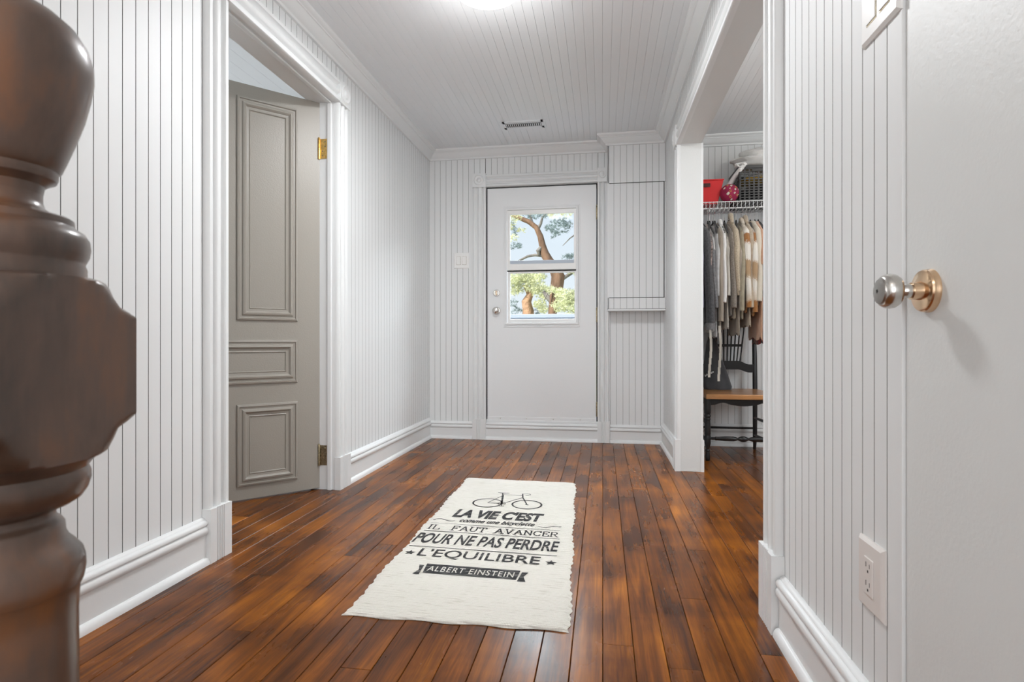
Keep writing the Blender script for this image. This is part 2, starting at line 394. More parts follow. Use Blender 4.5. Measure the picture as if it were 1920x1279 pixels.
# ceilings
ch = structure(MB().box(-1.56, .62, -2.75, 4.7, ZC+.012, ZC+.1).build('ceiling', GAP), 'white plank ceiling of the hallway', 'ceiling')
ceil_boards(ch, -1.42, .497, .9, 4.55, ZC, .0463)
MB().box(-1.42, .497, -2.6, .898, ZC, ZC+.011).build('board', CEIL, ch)
cc = structure(MB().box(.62, CX1+.1, .8, 4.7, ZC+.012, ZC+.1).build('ceiling_closet', GAP), 'white plank ceiling of the closet', 'ceiling')
ceil_boards(cc, .618, CX1, .9, 4.56, ZC, .0445, .62)
cl = structure(MB().box(-3.95, -1.56, .5, 4.7, ZC+.012, ZC+.1).build('ceiling_room', GAP), 'white plank ceiling of the room behind the grey door', 'ceiling')
ceil_boards(cl, -3.2, -1.566, .6, 4.56, ZC, .0855)
MB().box(-3.85, -3.202, .6, 4.56, ZC, ZC+.011).build('board', CEIL, cl)

# ------------------------------------------------------------------ baseboards
BASE = [(0, 0), (.016, 0), (.016, .104), (.0185, .106), (.0245, .112), (.026, .122), (.0235, .131), (.018, .136), (.019, .139), (.024, .142), (.0245, .149), (.021, .155), (.014, .158), (.012, .162), (.005, .166), (0, .166)]
def qround(r=.016, h=.026, x0=.016):
    return [(x0, 0)] + [(x0+r*math.cos(t), h*math.sin(t)) for t in [i*PI/2/6 for i in range(7)]]
def baseboard(name, segs, label, scale=1.0, hgt=.166):
    k = hgt/.166; pr = [(n, z*k) for n, z in BASE]
    mb = MB(); sh = MB()
    for fr, s0, s1, m0, m1 in segs:
        mb.hsweep(fr, pr, s0, s1, m0, m1); sh.hsweep(fr, qround(), s0, s1, m0, m1)
    o = structure(mb.build(name, TRIM, smooth=True), label, 'baseboard')
    sh.build('shoe_moulding', TRIM, o, smooth=True)
    return o
baseboard('baseboard_left', [(FL, -2.6, 1.842, 0, 0), (FL, 2.995, 4.55, 0, -1)], 'tall white moulded baseboard along the left wall')
baseboard('baseboard_right', [(FRt, 1.04, 1.632, 0, 0), (FRt, 3.735, 4.55, 0, -1)], 'tall white moulded baseboard along the right wall')
mb = MB(); sh = MB()
bk = baseboard('baseboard_back', [(FB, -1.42, -1.05, 1, 0), (FB, -.936, -.041, 0, 0), (FB, .058, .468, 0, -1)], 'tall white moulded baseboard along the far wall and under the back door', hgt=.142)
baseboard('baseboard_closet', [(FCB, .61, CX1, 0, 0)], 'white moulded baseboard at the back of the closet')

# ------------------------------------------------------------------ crown mouldings
CZ = 2.288
CROWN = [(0, 0), (.013, 0), (.016, .004), (.016, .012), (.019, .014), (.026, .018), (.036, .027), (.047, .041), (.054, .049), (.060, .050), (.062, .055), (.070, .058), (.078, .063), (.080, .066), (.080, ZC-CZ+.001), (0, ZC-CZ+.001)]
def crown(fr, s0, s1, m0=0, m1=0, mb=None): return (mb or MB()).hsweep(fr, [(n, CZ+z) for n, z in CROWN], s0, s1, m0, m1)
structure(crown(FL, -2.6, 4.55, 0, -1).build('trim_1', TRIM, smooth=True), 'white crown moulding above the left wall', 'moulding')
BX0, BY = .037, 4.402                                   # chimney-like cabinet box
FBX = Fr(0, BY, 1, 0, 0, -1)
FBS = Fr(BX0, 0, 0, 1, -1, 0)
mb = crown(FB, -1.42, BX0, 1, -1)
crown(FBS, BY, 4.55, -1, -1, mb)
crown(FBX, BX0, .468, -1, -1, mb)
structure(mb.build('trim_2', TRIM, smooth=True), 'white crown moulding above the far wall, stepping out at the boxed cabinet', 'moulding')
structure(crown(FRt, -2.6, BY, 0, -1).build('trim_3', TRIM, smooth=True), 'white crown moulding above the right wall', 'moulding')
structure(crown(FCB, .61, CX1).build('trim_4', TRIM, smooth=True), 'white crown moulding inside the closet', 'moulding')

# ------------------------------------------------------------------ casings
def casing_prof(a, b, t=.026):
    w_ = b-a; P = [(0, 0), (0, .75), (.03, .95), (.10, 1), (.16, .95), (.20, .55), (.27, .30), (.34, .42), (.39, .80), (.44, .95), (.50, 1), (.56, .95), (.61, .80), (.66, .42), (.73, .30), (.80, .55), (.84, .95), (.90, 1), (.97, .95), (1, .75), (1, 0)]
    return [(a+u*w_, v*t) for u, v in P]
def plinth(mb, fr, a, b, z1, t=.034):
    # block with vertical reeds in the middle
    w_ = b-a; pr = [(a, 0), (a, t), (a+.30*w_, t)]
    for k in range(4):
        u = a+w_*(.32+.10*k); pr += [(u, t-.0045), (u+.03*w_, t-.0045), (u+.04*w_, t), (u+.08*w_, t)]
    pr += [(b, t), (b, 0)]
    mb.vsweep(fr, pr, 0, z1)
def corner_block(fr, a, b, z0, z1, parent, t=.034, sg=1):
    mb = MB().box(a, b, 0, t, z0, z1, fr)
    o = mb.build('corner_block', TRIM, parent, bevel=.002)
    cx, cz = (a+b)/2, (z0+z1)/2; r = (b-a)*.40
    mr = MB().lathe([(r, 0), (r, .003), (r*.86, .007), (r*.72, .003), (r*.62, .0015), (r*.45, .003), (r*.36, .008), (r*.2, .011), (.0008, .012)], fr(cx, t-.001, cz), fr.n, 24)
    mr.build('rosette', TRIM, o, smooth=True)
# left doorway casing
t5 = thing('trim_5', (-1.42, 2.41, 0), 'white fluted casing with corner blocks around the left doorway', 'door casing', kind='structure')
MB().vsweep(FL, casing_prof(1.848, 1.957), .19, ODZ).build('side_casing', TRIM, t5, smooth=True)
MB().vsweep(FL, casing_prof(2.868, 2.984), .17, ODZ).build('side_casing', TRIM, t5, smooth=True)
mb = MB(); plinth(mb, FL, 1.842, 1.960, .195); mb.build('plinth_block', TRIM, t5)
mb = MB(); plinth(mb, FL, 2.864, 2.992, .175); mb.build('plinth_block', TRIM, t5)
MB().hsweep(FL, [(n, ODZ-.003+a) for a, n in casing_prof(0, .118, .032)], 1.96, 2.866).build('head_casing', TRIM, t5, smooth=True)
corner_block(FL, 1.842, 1.960, ODZ-.003, ODZ+.121, t5); corner_block(FL, 2.866, 2.990, ODZ-.003, ODZ+.121, t5)
# jambs of left doorway (hall part proud, door stop, rebate)
mb = MB()
mb.box(ODY0-.02, ODY0, -.14, 0, 0, ODZ+.02, FL).box(ODY1, ODY1+.02, -.14, 0, 0, ODZ+.02, FL).box(ODY0, ODY1, -.14, 0, ODZ, ODZ+.02, FL)
mb.build('jamb', TRIM, t5, bevel=.001)
mb = MB(); st = [(0, -.018), (.005, -.016), (.008, -.021), (.008, -.038), (.005, -.043), (0, -.043)]
mb.extr(st, lambda a, n: FL(ODY1-a, n+.0, 0), lambda a, n: FL(ODY1-a, n, ODZ))
mb.extr(st, lambda a, n: FL(ODY0+a, n, 0), lambda a, n: FL(ODY0+a, n, ODZ))
mb.extr(st, lambda a, n: FL(ODY0, n, ODZ-a), lambda a, n: FL(ODY1, n, ODZ-a))
mb.build('door_stop', TRIM, t5)
# back door casing
t6 = thing('trim_6', (-.49, 4.55, 0), 'white fluted casing with corner blocks around the back door', 'door casing', kind='structure')
MB().vsweep(FB, casing_prof(-1.040, -.938, .022), .16, 2.055).build('side_casing', TRIM, t6, smooth=True)
MB().vsweep(FB, casing_prof(-.040, .048, .022), .16, 2.055).build('side_casing', TRIM, t6, smooth=True)
mb = MB(); plinth(mb, FB, -1.048, -.936, .165, .03); mb.build('plinth_block', TRIM, t6)
mb = MB(); plinth(mb, FB, -.041, .056, .165, .03); mb.build('plinth_block', TRIM, t6)
MB().hsweep(FB, [(n, 2.055+a) for a, n in casing_prof(0, .095, .024)], -.938, -.036).build('head_casing', TRIM, t6, smooth=True)
corner_block(FB, -1.046, -.936, 2.050, 2.162, t6, .03); corner_block(FB, -.040, .035, 2.050, 2.162, t6, .03)
MB().box(-.965, -.9405, -.14, 0, .15, 2.075, FB).box(-.0395, -.02, -.14, 0, .15, 2.075, FB).box(-.94, -.04, -.14, 0, 2.053, 2.075, FB).build('jamb', TRIM, t6)
# closet opening casing
t7 = thing('trim_7', (.48, 2.68, 0), 'white fluted casing and deep jamb around the closet opening', 'door casing', kind='structure')
MB().vsweep(FRt, casing_prof(1.645, 1.759, .024), .2, OCZ).build('side_casing', TRIM, t7, smooth=True)
MB().vsweep(FRt, casing_prof(3.612, 3.725, .024), .19, OCZ).build('side_casing', TRIM, t7, smooth=True)
mb = MB(); plinth(mb, FRt, 1.638, 1.762, .215, .034); mb.build('plinth_block', TRIM, t7)
mb = MB(); plinth(mb, FRt, 3.608, 3.732, .195, .034); mb.build('plinth_block', TRIM, t7)
MB().hsweep(FRt, [(n, OCZ-.003+a) for a, n in casing_prof(0, .115, .028)], 1.759, 3.612).build('head_casing', TRIM, t7, smooth=True)
corner_block(FRt, 1.640, 1.760, OCZ-.003, OCZ+.12, t7); corner_block(FRt, 3.611, 3.731, OCZ-.003, OCZ+.12, t7)
mb = MB()
mb.box(OCY0-.02, OCY0, -.122, 0, 0, OCZ+.02, FRt).box(OCY1, OCY1+.02, -.122, 0, 0, OCZ+.02, FRt).box(OCY0, OCY1, -.122, 0, OCZ, OCZ+.02, FRt)
mb.build('jamb', PLAIN, t7, bevel=.001)
MB().box(OCY1-.004, OCY1+.12, -.138, -.121, 0, .195, FRt).build('plinth_block', TRIM, t7)
MB().box(OCY1, OCY1+.11, -.133, -.121, .195, OCZ, FRt).build('side_casing', TRIM, t7)

# ------------------------------------------------------------------ grey panelled door, ajar into the left room
dx, dy = -.683, -.731; nn = math.hypot(dx, dy); dx /= nn; dy /= nn
P0 = Vector((-1.508, 2.868, 0))
# front face normal points to the hall / viewer
FD = Fr(P0.x, P0.y, dx, dy, -dy, dx) if (-dy*1 + dx*-1) > 0 else Fr(P0.x, P0.y, dx, dy, dy, -dx)
if FD.n.y > 0: FD.n = -FD.n
DW = .895; DH = 2.085
d2 = thing('door_2', (P0.x, P0.y, 0), 'taupe grey panelled wooden door standing ajar in the left doorway', 'door', kind='structure')
MB().box(-.004, DW, -.042, 0, .008, DH, FD).build('slab', TAUPE, d2, bevel=.0015)
def panel(fr, a0, a1, z0, z1, parent):
    prof = [(0, 0), (.004, .010), (.012, .012), (.015, .006), (.024, .006), (.030, .013), (.038, .015), (.044, .009), (.047, .004), (.058, .003), (.062, .006), (.066, .001), (.066, 0)]
    mb = MB(); n = len(prof); rings = []
    vs = []
    for u, h in prof:
        for (a, z) in ((a0+u, z0+u), (a1-u, z0+u), (a1-u, z1-u), (a0+u, z1-u)): vs.append(fr(a, h-.0005, z))
    fs = [(j*4+i, j*4+(i+1) % 4, (j+1)*4+(i+1) % 4, (j+1)*4+i) for j in range(n-1) for i in range(4)]
    fs += [(i, (i+1) % 4, (n-1)*4+(i+1) % 4, (n-1)*4+i) for i in range(4)]
    mb.add(vs, fs); mb.build('panel_moulding', TAUPE, parent)
panel(FD, .116, .414, .903, 2.020, d2); panel(FD, .481, .779, .903, 2.020, d2)
panel(FD, .116, .779, .582, .807, d2)
panel(FD, .116, .414, .074, .484, d2); panel(FD, .481, .779, .074, .484, d2)
for z0, z1, m_ in ((1.782, 1.888, BRASS), (.131, .238, OLDBRASS)):
    h = MB().box(-1.506, -1.464, 2.8650, 2.868, z0, z1).build('hinge', m_, d2)
    h['label'] = 'shiny brass hinge leaf' if m_ is BRASS else 'dull tarnished hinge leaf'
    MB().lathe([(.006, 0), (.006, z1-z0+.004), (.004, z1-z0+.01)], (-1.508, 2.862, z0-.002), seg=12).build('hinge_pin', m_, h, smooth=True)
    ms = MB()
    for q in (.15, .38, .62, .85):
        ms.lathe([(.0045, 0), (.0035, .0012), (.0005, .0014)], (-1.482+.007*(-1)**int(q*10), 2.8655, z0+(z1-z0)*q), (0, -1, 0), 10)
    ms.build('hinge_screws', OLDBRASS, h)

# ------------------------------------------------------------------ back door
d1 = thing('door_1', (-.49, 4.55, .16), 'white back door with a two-pane window at the end of the hall', 'door', kind='structure')
DX0, DX1, DZ0, DZ1 = -.929, -.050, .163, 2.042
WX0, WX1, WZ0, WZ1 = -.768, -.204, .945, 1.862
nf, nb = -.006, -.050
mb = MB()
# slab with a window hole (ring faces front/back, inner and outer rims)
def ringbox(mb, fr, a0, a1, z0, z1, b0, b1, c0, c1, n0, n1):
    o_ = [(a0, z0), (a1, z0), (a1, z1), (a0, z1)]; i_ = [(b0, c0), (b1, c0), (b1, c1), (b0, c1)]
    vs = [fr(a, n, z) for n in (n0, n1) for ring in (o_, i_) for a, z in ring]
    fs = []
    for i in range(4):
        j = (i+1) % 4
        fs += [(i, j, 4+j, 4+i), (8+i, 8+j, 12+j, 12+i), (i, j, 8+j, 8+i), (4+i, 4+j, 12+j, 12+i)]
    mb.add(vs, fs); return mb
ringbox(mb, FB, DX0, DX1, DZ0, DZ1, WX0, WX1, WZ0, WZ1, nb, nf); mb.build('slab', DOORW, d1, bevel=.0015)
fm = ringbox(MB(), FB, -.782, -.190, .930, 1.878, WX0+.004, WX1-.004, WZ0+.004, WZ1-.004, nf, nf+.012).build('window_frame', DOORW, d1, bevel=.004)
ringbox(MB(), FB, -.795, -.178, .912, 1.890, -.782, -.190, .928, 1.878, nf, nf+.005).build('window_bead', DOORW, fm, bevel=.002)
us = ringbox(MB(), FB, WX0+.004, WX1-.004, 1.372, WZ1-.004, -.742, -.226, 1.424, 1.824, nf-.020, nf+.002).build('upper_sash', PLATE, d1, bevel=.003)
ls = ringbox(MB(), FB, WX0+.004, WX1-.004, WZ0+.004, 1.364, -.744, -.222, .978, 1.350, nf-.036, nf-.014).build('lower_sash', PLATE, d1, bevel=.003)
MB().box(-.742, -.226, nf-.018, nf-.004, 1.424, 1.452, FB).build('sash_rail', GREYSILL, us, bevel=.002)
MB().box(-.744, -.226, nf-.012, nf-.008, 1.43, 1.826, FB).build('glass_pane', GLASS, us)
MB().box(-.746, -.220, nf-.028, nf-.024, .974, 1.354, FB).build('glass_pane', GLASS, ls)
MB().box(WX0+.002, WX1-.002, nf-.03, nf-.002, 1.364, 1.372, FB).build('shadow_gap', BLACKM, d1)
for z0, z1 in ((1.760, 1.873), (.949, 1.062), (.202, .315)):
    h = MB().lathe([(.006, 0), (.0065, .002), (.0065, z1-z0-.002), (.006, z1-z0), (.003, z1-z0+.004)], FB(-.045, .006, z0), seg=12).build('hinge', OLDBRASS, d1, smooth=True)
    MB().box(-.052, -.041, -.004, .003, z0+.003, z1-.003, FB).build('hinge_leaf', NICKEL, h)
kx = -.851
db = MB().lathe([(.028, 0), (.028, .006), (.024, .012), (.020, .013), (.016, .012), (.015, .014), (.0005, .014)], FB(kx-.002, nf, 1.190), FB.n, 28).build('deadbolt', NICKEL, d1, smooth=True)
MB().box(kx-.006, kx+.002, nf+.013, nf+.030, 1.172, 1.208, FB).build('thumb_turn', ROSE, db, bevel=.003)
kb = MB().lathe([(.031, 0), (.031, .005), (.027, .010), (.013, .012), (.011, .030), (.012, .034), (.024, .040), (.027, .052), (.024, .062), (.014, .067), (.0005, .068)], FB(kx, nf, 1.047), FB.n, 28).build('door_knob', NICKEL, d1, smooth=True)
MB().box(DX0, DX1, nf, nf+.006, .160, .186, FB).build('door_sweep', DOORW, d1, bevel=.002)
for i in range(4): pass
ms = MB()
for q in range(4): ms.lathe([(.004, 0), (.003, .001), (.0004, .0012)], FB(-.82+q*.215, nf+.006, .173), FB.n, 8)
ms.lathe([(.004, 0), (.003, .0012), (.0004, .0014)], FB(-.487, nf+.012, .937), FB.n, 8)
ms.build('screw_heads', NICKEL, d1)
# dark rebate seen through the crack round the slab
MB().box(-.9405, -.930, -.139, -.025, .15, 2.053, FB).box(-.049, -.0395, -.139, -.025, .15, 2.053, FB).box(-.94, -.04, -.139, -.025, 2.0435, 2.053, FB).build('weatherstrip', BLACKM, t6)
MB().box(-.94, -.04, -.139, .004, .142, .1605, FB).build('sill', DOORW, t6, bevel=.003)

# ------------------------------------------------------------------ boxed-in wall cabinet
BXR = .4683
wc = thing('wall_cabinet', (.25, 4.47, 1.04), 'white beadboard boxed cabinet with a hatch, above the recess right of the back door', 'cabinet')
HZ0, HZ1 = 1.132, 1.998
mb = MB().box(BX0+.011, BXR, .003, .125, 1.045, ZC, FB)
mb.box(BX0, BXR, .0, .148, 1.036, 1.046, FB)
mb.build('case', BLACKM, wc)
MB().box(BX0, BX0+.011, .001, .1475, 1.046, ZC-.001, FB).build('side_panel', WALL, wc)
MB().box(BX0, BXR, .0005, .1482, 1.030, 1.045, FB).build('bottom_shelf', TRIM, wc, bevel=.002)
for z0, z1 in ((1.0455, HZ0-.005), (HZ1+.006, ZC)):
    wall_boards(FB, wc, BX0, .0478, BX0+.0, BXR, z0, z1, n0=.1365, gap=.0006)
hd = MB().box(BX0+.004, BXR-.015, .126, .1365, HZ0, HZ1, FB).build('hatch_door', WALL, wc)
wall_boards(FB, hd, BX0, .0478, BX0+.003, BXR-.0145, HZ0, HZ1, n0=.1362, gap=.0006)
MB().box(BXR-.0085, BXR-.0005, .137, .1475, HZ0-.003, HZ1+.003, FB).build('edge_strip', WALL, wc)

# ------------------------------------------------------------------ right flush door, near the viewer
d3 = thing('door_3', (.49, .6, 0), 'plain smooth off-white door at the right edge with a round knob', 'door', kind='structure')
MB().box(.152, 1.030, -.040, -.004, .008, 2.086, FRt).build('slab', PLAIN, d3, bevel=.002)
MB().box(1.0315, 1.0395, -.1, .0012, 0, 2.09, FRt).box(.13, .150, -.1, .0012, 0, 2.09, FRt).build('door_edge_trim', WALL, d3, bevel=.001)
def K(n): return n
kz = .877; ky = .962
ro = MB().lathe([(.0335, 0), (.0335, .003), (.032, .006), (.0325, .009), (.031, .0115), (.027, .013), (.0145, .0135), (.0135, .018), (.0130, .026), (.0005, .026)], FRt(ky, -.004, kz), FRt.n, 40).build('knob_rosette', ROSE, d3, smooth=True)
kn = MB().lathe([(.0105, 0), (.0112, .004), (.0112, .009), (.0095, .012), (.0092, .015), (.016, .0165), (.0225, .0195), (.0262, .025), (.0270, .031), (.0262, .036), (.0240, .0405), (.0215, .043), (.0205, .0435)], FRt(ky, .0215, kz), FRt.n, 40).build('door_knob', NICKEL, d3, smooth=True)
MB().lathe([(.0206, 0), (.0206, .0015), (.0190, .0038), (.013, .0056), (.006, .0064), (.0032, .0066), (.0030, .0050), (.0004, .0050)], FRt(ky, .0635, kz), FRt.n, 40).build('knob_cap', DNICKEL, kn, smooth=True)
MB().lathe([(.0018, 0), (.0018, .0008), (.0002, .0009)], FRt(ky, .0688, kz), FRt.n, 12).build('privacy_hole', BLACKM, kn)

# ------------------------------------------------------------------ switches, outlet
def rocker_plate(fr, cs, cz, w_, h_, n_, name, label, cat, m, t=.0065):
    o = thing(name, fr(cs, 0, cz), label, cat)
    c = .006; mb = MB()
    mb.add([fr(cs+a, n, cz+z) for n, (ex) in ((0, 0), (t*.4, 0), (t, c)) for a, z in ((-w_/2+ex, -h_/2+ex), (w_/2-ex, -h_/2+ex), (w_/2-ex, h_/2-ex), (-w_/2+ex, h_/2-ex))],
           [(0, 1, 2, 3), (8, 9, 10, 11)] + [(j*4+i, j*4+(i+1) % 4, (j+1)*4+(i+1) % 4, (j+1)*4+i) for j in (0, 1) for i in range(4)])
    mb.build('cover_plate', m, o)
    return o
sw = rocker_plate(FB, -1.144, 1.459, .128, .128, 2, 'light_switch', 'white double rocker light switch left of the back door', 'light switch', PLATE)
for q in (-1, 1):
    r_ = MB().box(-1.144+q*.024-.0175, -1.144+q*.024+.0175, .0058, .0072, 1.459-.0345, 1.459+.0345, FB).build('rocker_frame', OLDBRASS, sw)
    MB().add([FB(-1.144+q*.024+a, n, 1.459+z) for a, n, z in ((-.016, .007, -.033), (.016, .007, -.033), (.016, .007, .033), (-.016, .007, .033), (-.016, .0085, -.033), (.016, .0085, -.033), (.016, .0105, .033), (-.016, .0105, .033))],
             [(0, 1, 2, 3), (4, 5, 6, 7), (0, 1, 5, 4), (1, 2, 6, 5), (2, 3, 7, 6), (3, 0, 4, 7)]).build('rocker', PLATE, r_)
# upper right switch plate (bottom part in view)
s2 = rocker_plate(FRt, 1.098, 1.414, .137, .128, 2, 'light_switch', 'large white light switch plate at the top right beside the smooth door', 'light switch', PLATE, .008)
for q in (-1, 1):
    r_ = MB().box(1.098+q*.024-.0185, 1.098+q*.024+.0185, .0062, .0088, 1.414-.036, 1.414+.036, FRt).build('rocker_frame', OLDBRASS, s2)
    MB().box(1.098+q*.024-.0165, 1.098+q*.024+.0165, .006, .0105, 1.414-.034, 1.414+.034, FRt).build('rocker', PLATE, r_, bevel=.0012)
ot = rocker_plate(FRt, 1.131, .368, .096, .130, 1, 'wall_outlet', 'off-white duplex electrical outlet low on the right wall', 'outlet', PLATEW, .008)
of = MB().box(1.131-.0165, 1.131+.0165, .0075, .0105, .368-.034, .368+.034, FRt).build('receptacle', PLATEW, ot, bevel=.0012)
for q in (-.017, .017):
    cz = .368+q
    MB().box(1.131-.0075, 1.131-.0060, .0100, .0108, cz+.000, cz+.008, FRt).box(1.131+.0058, 1.131+.0075, .0100, .0108, cz+.000, cz+.009, FRt).box(1.131-.0022, 1.131+.0022, .0100, .0108, cz-.0095, cz-.005, FRt).build('socket_slots', BLACKM, of)

# ------------------------------------------------------------------ ceiling vent and lamp
v = thing('ceiling_vent', (-.56, 4.09, ZC), 'narrow white slotted vent in the ceiling before the back door', 'vent')
VX0, VX1, VY0, VY1 = -.700, -.428, 4.015, 4.115
MB().box(VX0-.01, VX1+.01, VY0-.02, VY0+.015, ZC-.004, ZC).box(VX0-.01, VX1+.01, VY1-.012, VY1+.02, ZC-.004, ZC).box(VX0-.025, VX0+.006, VY0-.02, VY1+.02, ZC-.004, ZC).box(VX1-.006, VX1+.025, VY0-.02, VY1+.02, ZC-.004, ZC).build('frame', CEIL, v)
MB().box(VX0, VX1, VY0, VY1, ZC-.0012, ZC-.0004).build('cavity', BLACKM, v)
nS = 18
for i in range(nS):
    xx = VX0+.006+(VX1-VX0-.012)*(i+.5)/nS
    MB().box(xx-.0028, xx+.0028, VY0+.005, VY1-.005, ZC-.004, ZC-.0013).build('slat', CEIL, v)
lp = thing('ceiling_lamp', (-.49, 2.40, ZC), 'round glowing flush ceiling lamp at the top of the view', 'lamp')
MB().lathe([(.172, 0), (.172, .012), (.160, .018), (.0005, .018)], (-.49, 2.40, ZC-.0), (0, 0, -1), 40).build('rim', NICKEL, lp, smooth=True)
MB().lathe([(.158, 0), (.155, .020), (.140, .040), (.105, .058), (.055, .068), (.0005, .071)], (-.49, 2.40, ZC-.016), (0, 0, -1), 40).build('glass_shade', GLOW, lp, smooth=True)

# ------------------------------------------------------------------ newel post
NX, NY = -.466, .374
nw = thing('newel_post', (NX, NY, 0), 'thick dark-stained turned wooden newel post with a round finial, left foreground', 'newel post')
def lt(name, prof, seg=56): return MB().lathe(sorted(prof, key=lambda q: q[1]) if False else prof, (NX, NY, 0), (0, 0, 1), seg).build(name, NEWEL, nw, smooth=True)
lt('finial', [(.0283, .9164), (.0296, .9231), (.0335, .9262), (.0372, .9280), (.0384, .9310), (.0384, .9350), (.0405, .9372), (.0439, .9460), (.0502, .9639), (.0560, .9827), (.0600, 1.0015), (.0618, 1.0140), (.0616, 1.0264), (.0585, 1.0380), (.0520, 1.0490), (.0420, 1.0580), (.0280, 1.0652), (.0120, 1.0690), (.0005, 1.0700)])
lt('neck_rings', [(.0005, .846), (.0573, .846), (.0573, .8585), (.0560, .862), (.0565, .864), (.0588, .8690), (.0597, .8750), (.0590, .8820), (.0560, .8872), (.0512, .8905), (.0491, .8925), (.0486, .8975), (.0466, .8990), (.0410, .9003), (.0345, .9025), (.0300, .9060), (.0284, .9105), (.0283, .9170), (.0005, .9170)])
# square block with lathe-cut shoulders
Rz = [(.697, .0575), (.7055, .0640), (.7070, .0680), (.7096, .0715), (.7186, .0755), (.7266, .0785), (.7317, .0850), (.7367, .0905), (.7385, .0933), (.760, .0933), (.780, .0933), (.800, .0933), (.8190, .0933), (.8207, .0905), (.8236, .0866), (.8288, .0795), (.8369, .0748), (.8440, .0722), (.8480, .0695), (.8497, .0665), (.8500, .0575)]
hw = .066; seg = 128; vs = []
for z, R in Rz:
    for i in range(seg):
        t = 2*PI*(i+.5)/seg; sq = hw/max(abs(math.cos(t)), abs(math.sin(t))); r = min(sq, R)
        if R > .0930: r = min(sq, .0925)
        vs.append((NX+r*math.cos(t), NY+r*math.sin(t), z))
n = len(Rz); fs = [(j*seg+i, j*seg+(i+1) % seg, (j+1)*seg+(i+1) % seg, (j+1)*seg+i) for j in range(n-1) for i in range(seg)] + [tuple(range(seg)), tuple((n-1)*seg+i for i in range(seg))]
MB().add(vs, fs).build('square_block', NEWEL, nw, smooth=True)
lt('lower_rings', [(.0005, .600), (.0520, .600), (.0555, .6079), (.0565, .6150), (.0562, .6225), (.0545, .6290), (.0502, .6348), (.0455, .6400), (.0432, .6450), (.0425, .6526), (.0405, .6560), (.0378, .6577), (.0366, .6610), (.0370, .6644), (.0400, .6672), (.0480, .6695), (.0540, .6735), (.0580, .6800), (.0600, .6870), (.0598, .6930), (.0580, .6975), (.0005, .6985)])
lt('shaft', [(.0005, .20), (.050, .20), (.051, .24), (.0535, .34), (.0530, .45), (.0518, .52), (.0514, .58), (.0525, .600), (.0550, .6055), (.0005, .606)])
mb = MB().box(NX-.066, NX+.066, NY-.066, NY+.066, 0, .205).build('base_block', NEWEL, nw, bevel=.004)

# ------------------------------------------------------------------ rug
rg = thing('rug', (-.44, 2.39, 0), 'cream woven rag runner printed with a bicycle and a French motto, on the plank floor', 'rug')
TL, TR_, BR_, BL_ = Vector((-.779, 3.222, 0)), Vector((-.150, 3.196, 0)), Vector((-.090, 1.566, 0)), Vector((-.748, 1.558, 0))
def rp(u, v, z=0):
    p = (BL_*(1-u)+BR_*u)*(1-v) + (TL*(1-u)+TR_*u)*v
    return Vector((p.x, p.y, z))
nu, nv = 46, 330; vs = []; fs = []
edgeL = [.5]; 
rl = random.Random(3)
wob = lambda v, ph: .0022*math.sin(v*117+ph)+.0022*math.sin(v*253+ph*2)+.004*math.sin(v*23+ph*3)
RT = .0075
for j in range(nv+1):
    v_ = j/nv
    for i in range(nu+1):
        u_ = i/nu; e = min(u_, 1-u_)*.64; ev = min(v_, 1-v_)*1.65
        z = RT*(1-max(0, 1-e/.008)**2*.75)*(1-max(0, 1-ev/.008)**2*.75)
        z += .0006*math.sin(2*PI*v_*1.65/.0155) + .0005*math.sin(u_*9+v_*13)
        p = rp(u_, v_, z)
        k = (1-2*u_); p.x -= (wob(v_, 1) if u_ < .5 else -wob(v_, 4))*abs(k)**3
        p.y += .004*math.sin(u_*23)*(abs(1-2*v_)**8)
        vs.append(p)
for j in range(nv):
    for i in range(nu): fs.append((j*(nu+1)+i, j*(nu+1)+i+1, (j+1)*(nu+1)+i+1, (j+1)*(nu+1)+i))
# skirt down to the floor
bd = [i for i in range(nu+1)] + [j*(nu+1)+nu for j in range(1, nv+1)] + [nv*(nu+1)+i for i in range(nu-1, -1, -1)] + [j*(nu+1) for j in range(nv-1, 0, -1)]
k0 = len(vs)
for b in bd: vs.append(Vector((vs[b].x, vs[b].y, .0006)))
for q in range(len(bd)): fs.append((bd[q], bd[(q+1) % len(bd)], k0+(q+1) % len(bd), k0+q))
MB().add(vs, fs).build('weave', RUG, rg, smooth=True)
# printing: local rug frame, origin at x=-.45,y0; slight turn like the rug's weave
pa = math.radians(-1.9)
def pr(x, y, lift=0.0): # x,y world-ish coords of an unrotated layout about (-.45, y)
    dxp = x+.455
    return Vector((x, y+dxp*math.tan(pa), RT+.0011+lift))
PZ = MB()
def poly(pts, mbx=None, lift=0): 
    (mbx or PZ).add([pr(x, y, lift) for x, y in pts], [tuple(range(len(pts)))])
def stroke(pts, wd, closed=False, mbx=None, lift=0):
    P = [Vector((x, y, 0)) for x, y in pts]; n = len(P); ws = wd if isinstance(wd, (list, tuple)) else [wd]*n
    L_, R_ = [], []
    for i in range(n):
        a = P[(i-1) % n] if (closed or i > 0) else P[i]; b = P[(i+1) % n] if (closed or i < n-1) else P[i]
        d = (b-a); d.normalize(); nrm = Vector((-d.y, d.x, 0))
        L_.append(P[i]+nrm*ws[i]/2); R_.append(P[i]-nrm*ws[i]/2)
    mx = mbx or PZ
    m_ = n if closed else n-1
    mx.add([pr(p.x, p.y, lift) for p in L_+R_], [(i, (i+1) % n, n+(i+1) % n, n+i) for i in range(m_)])
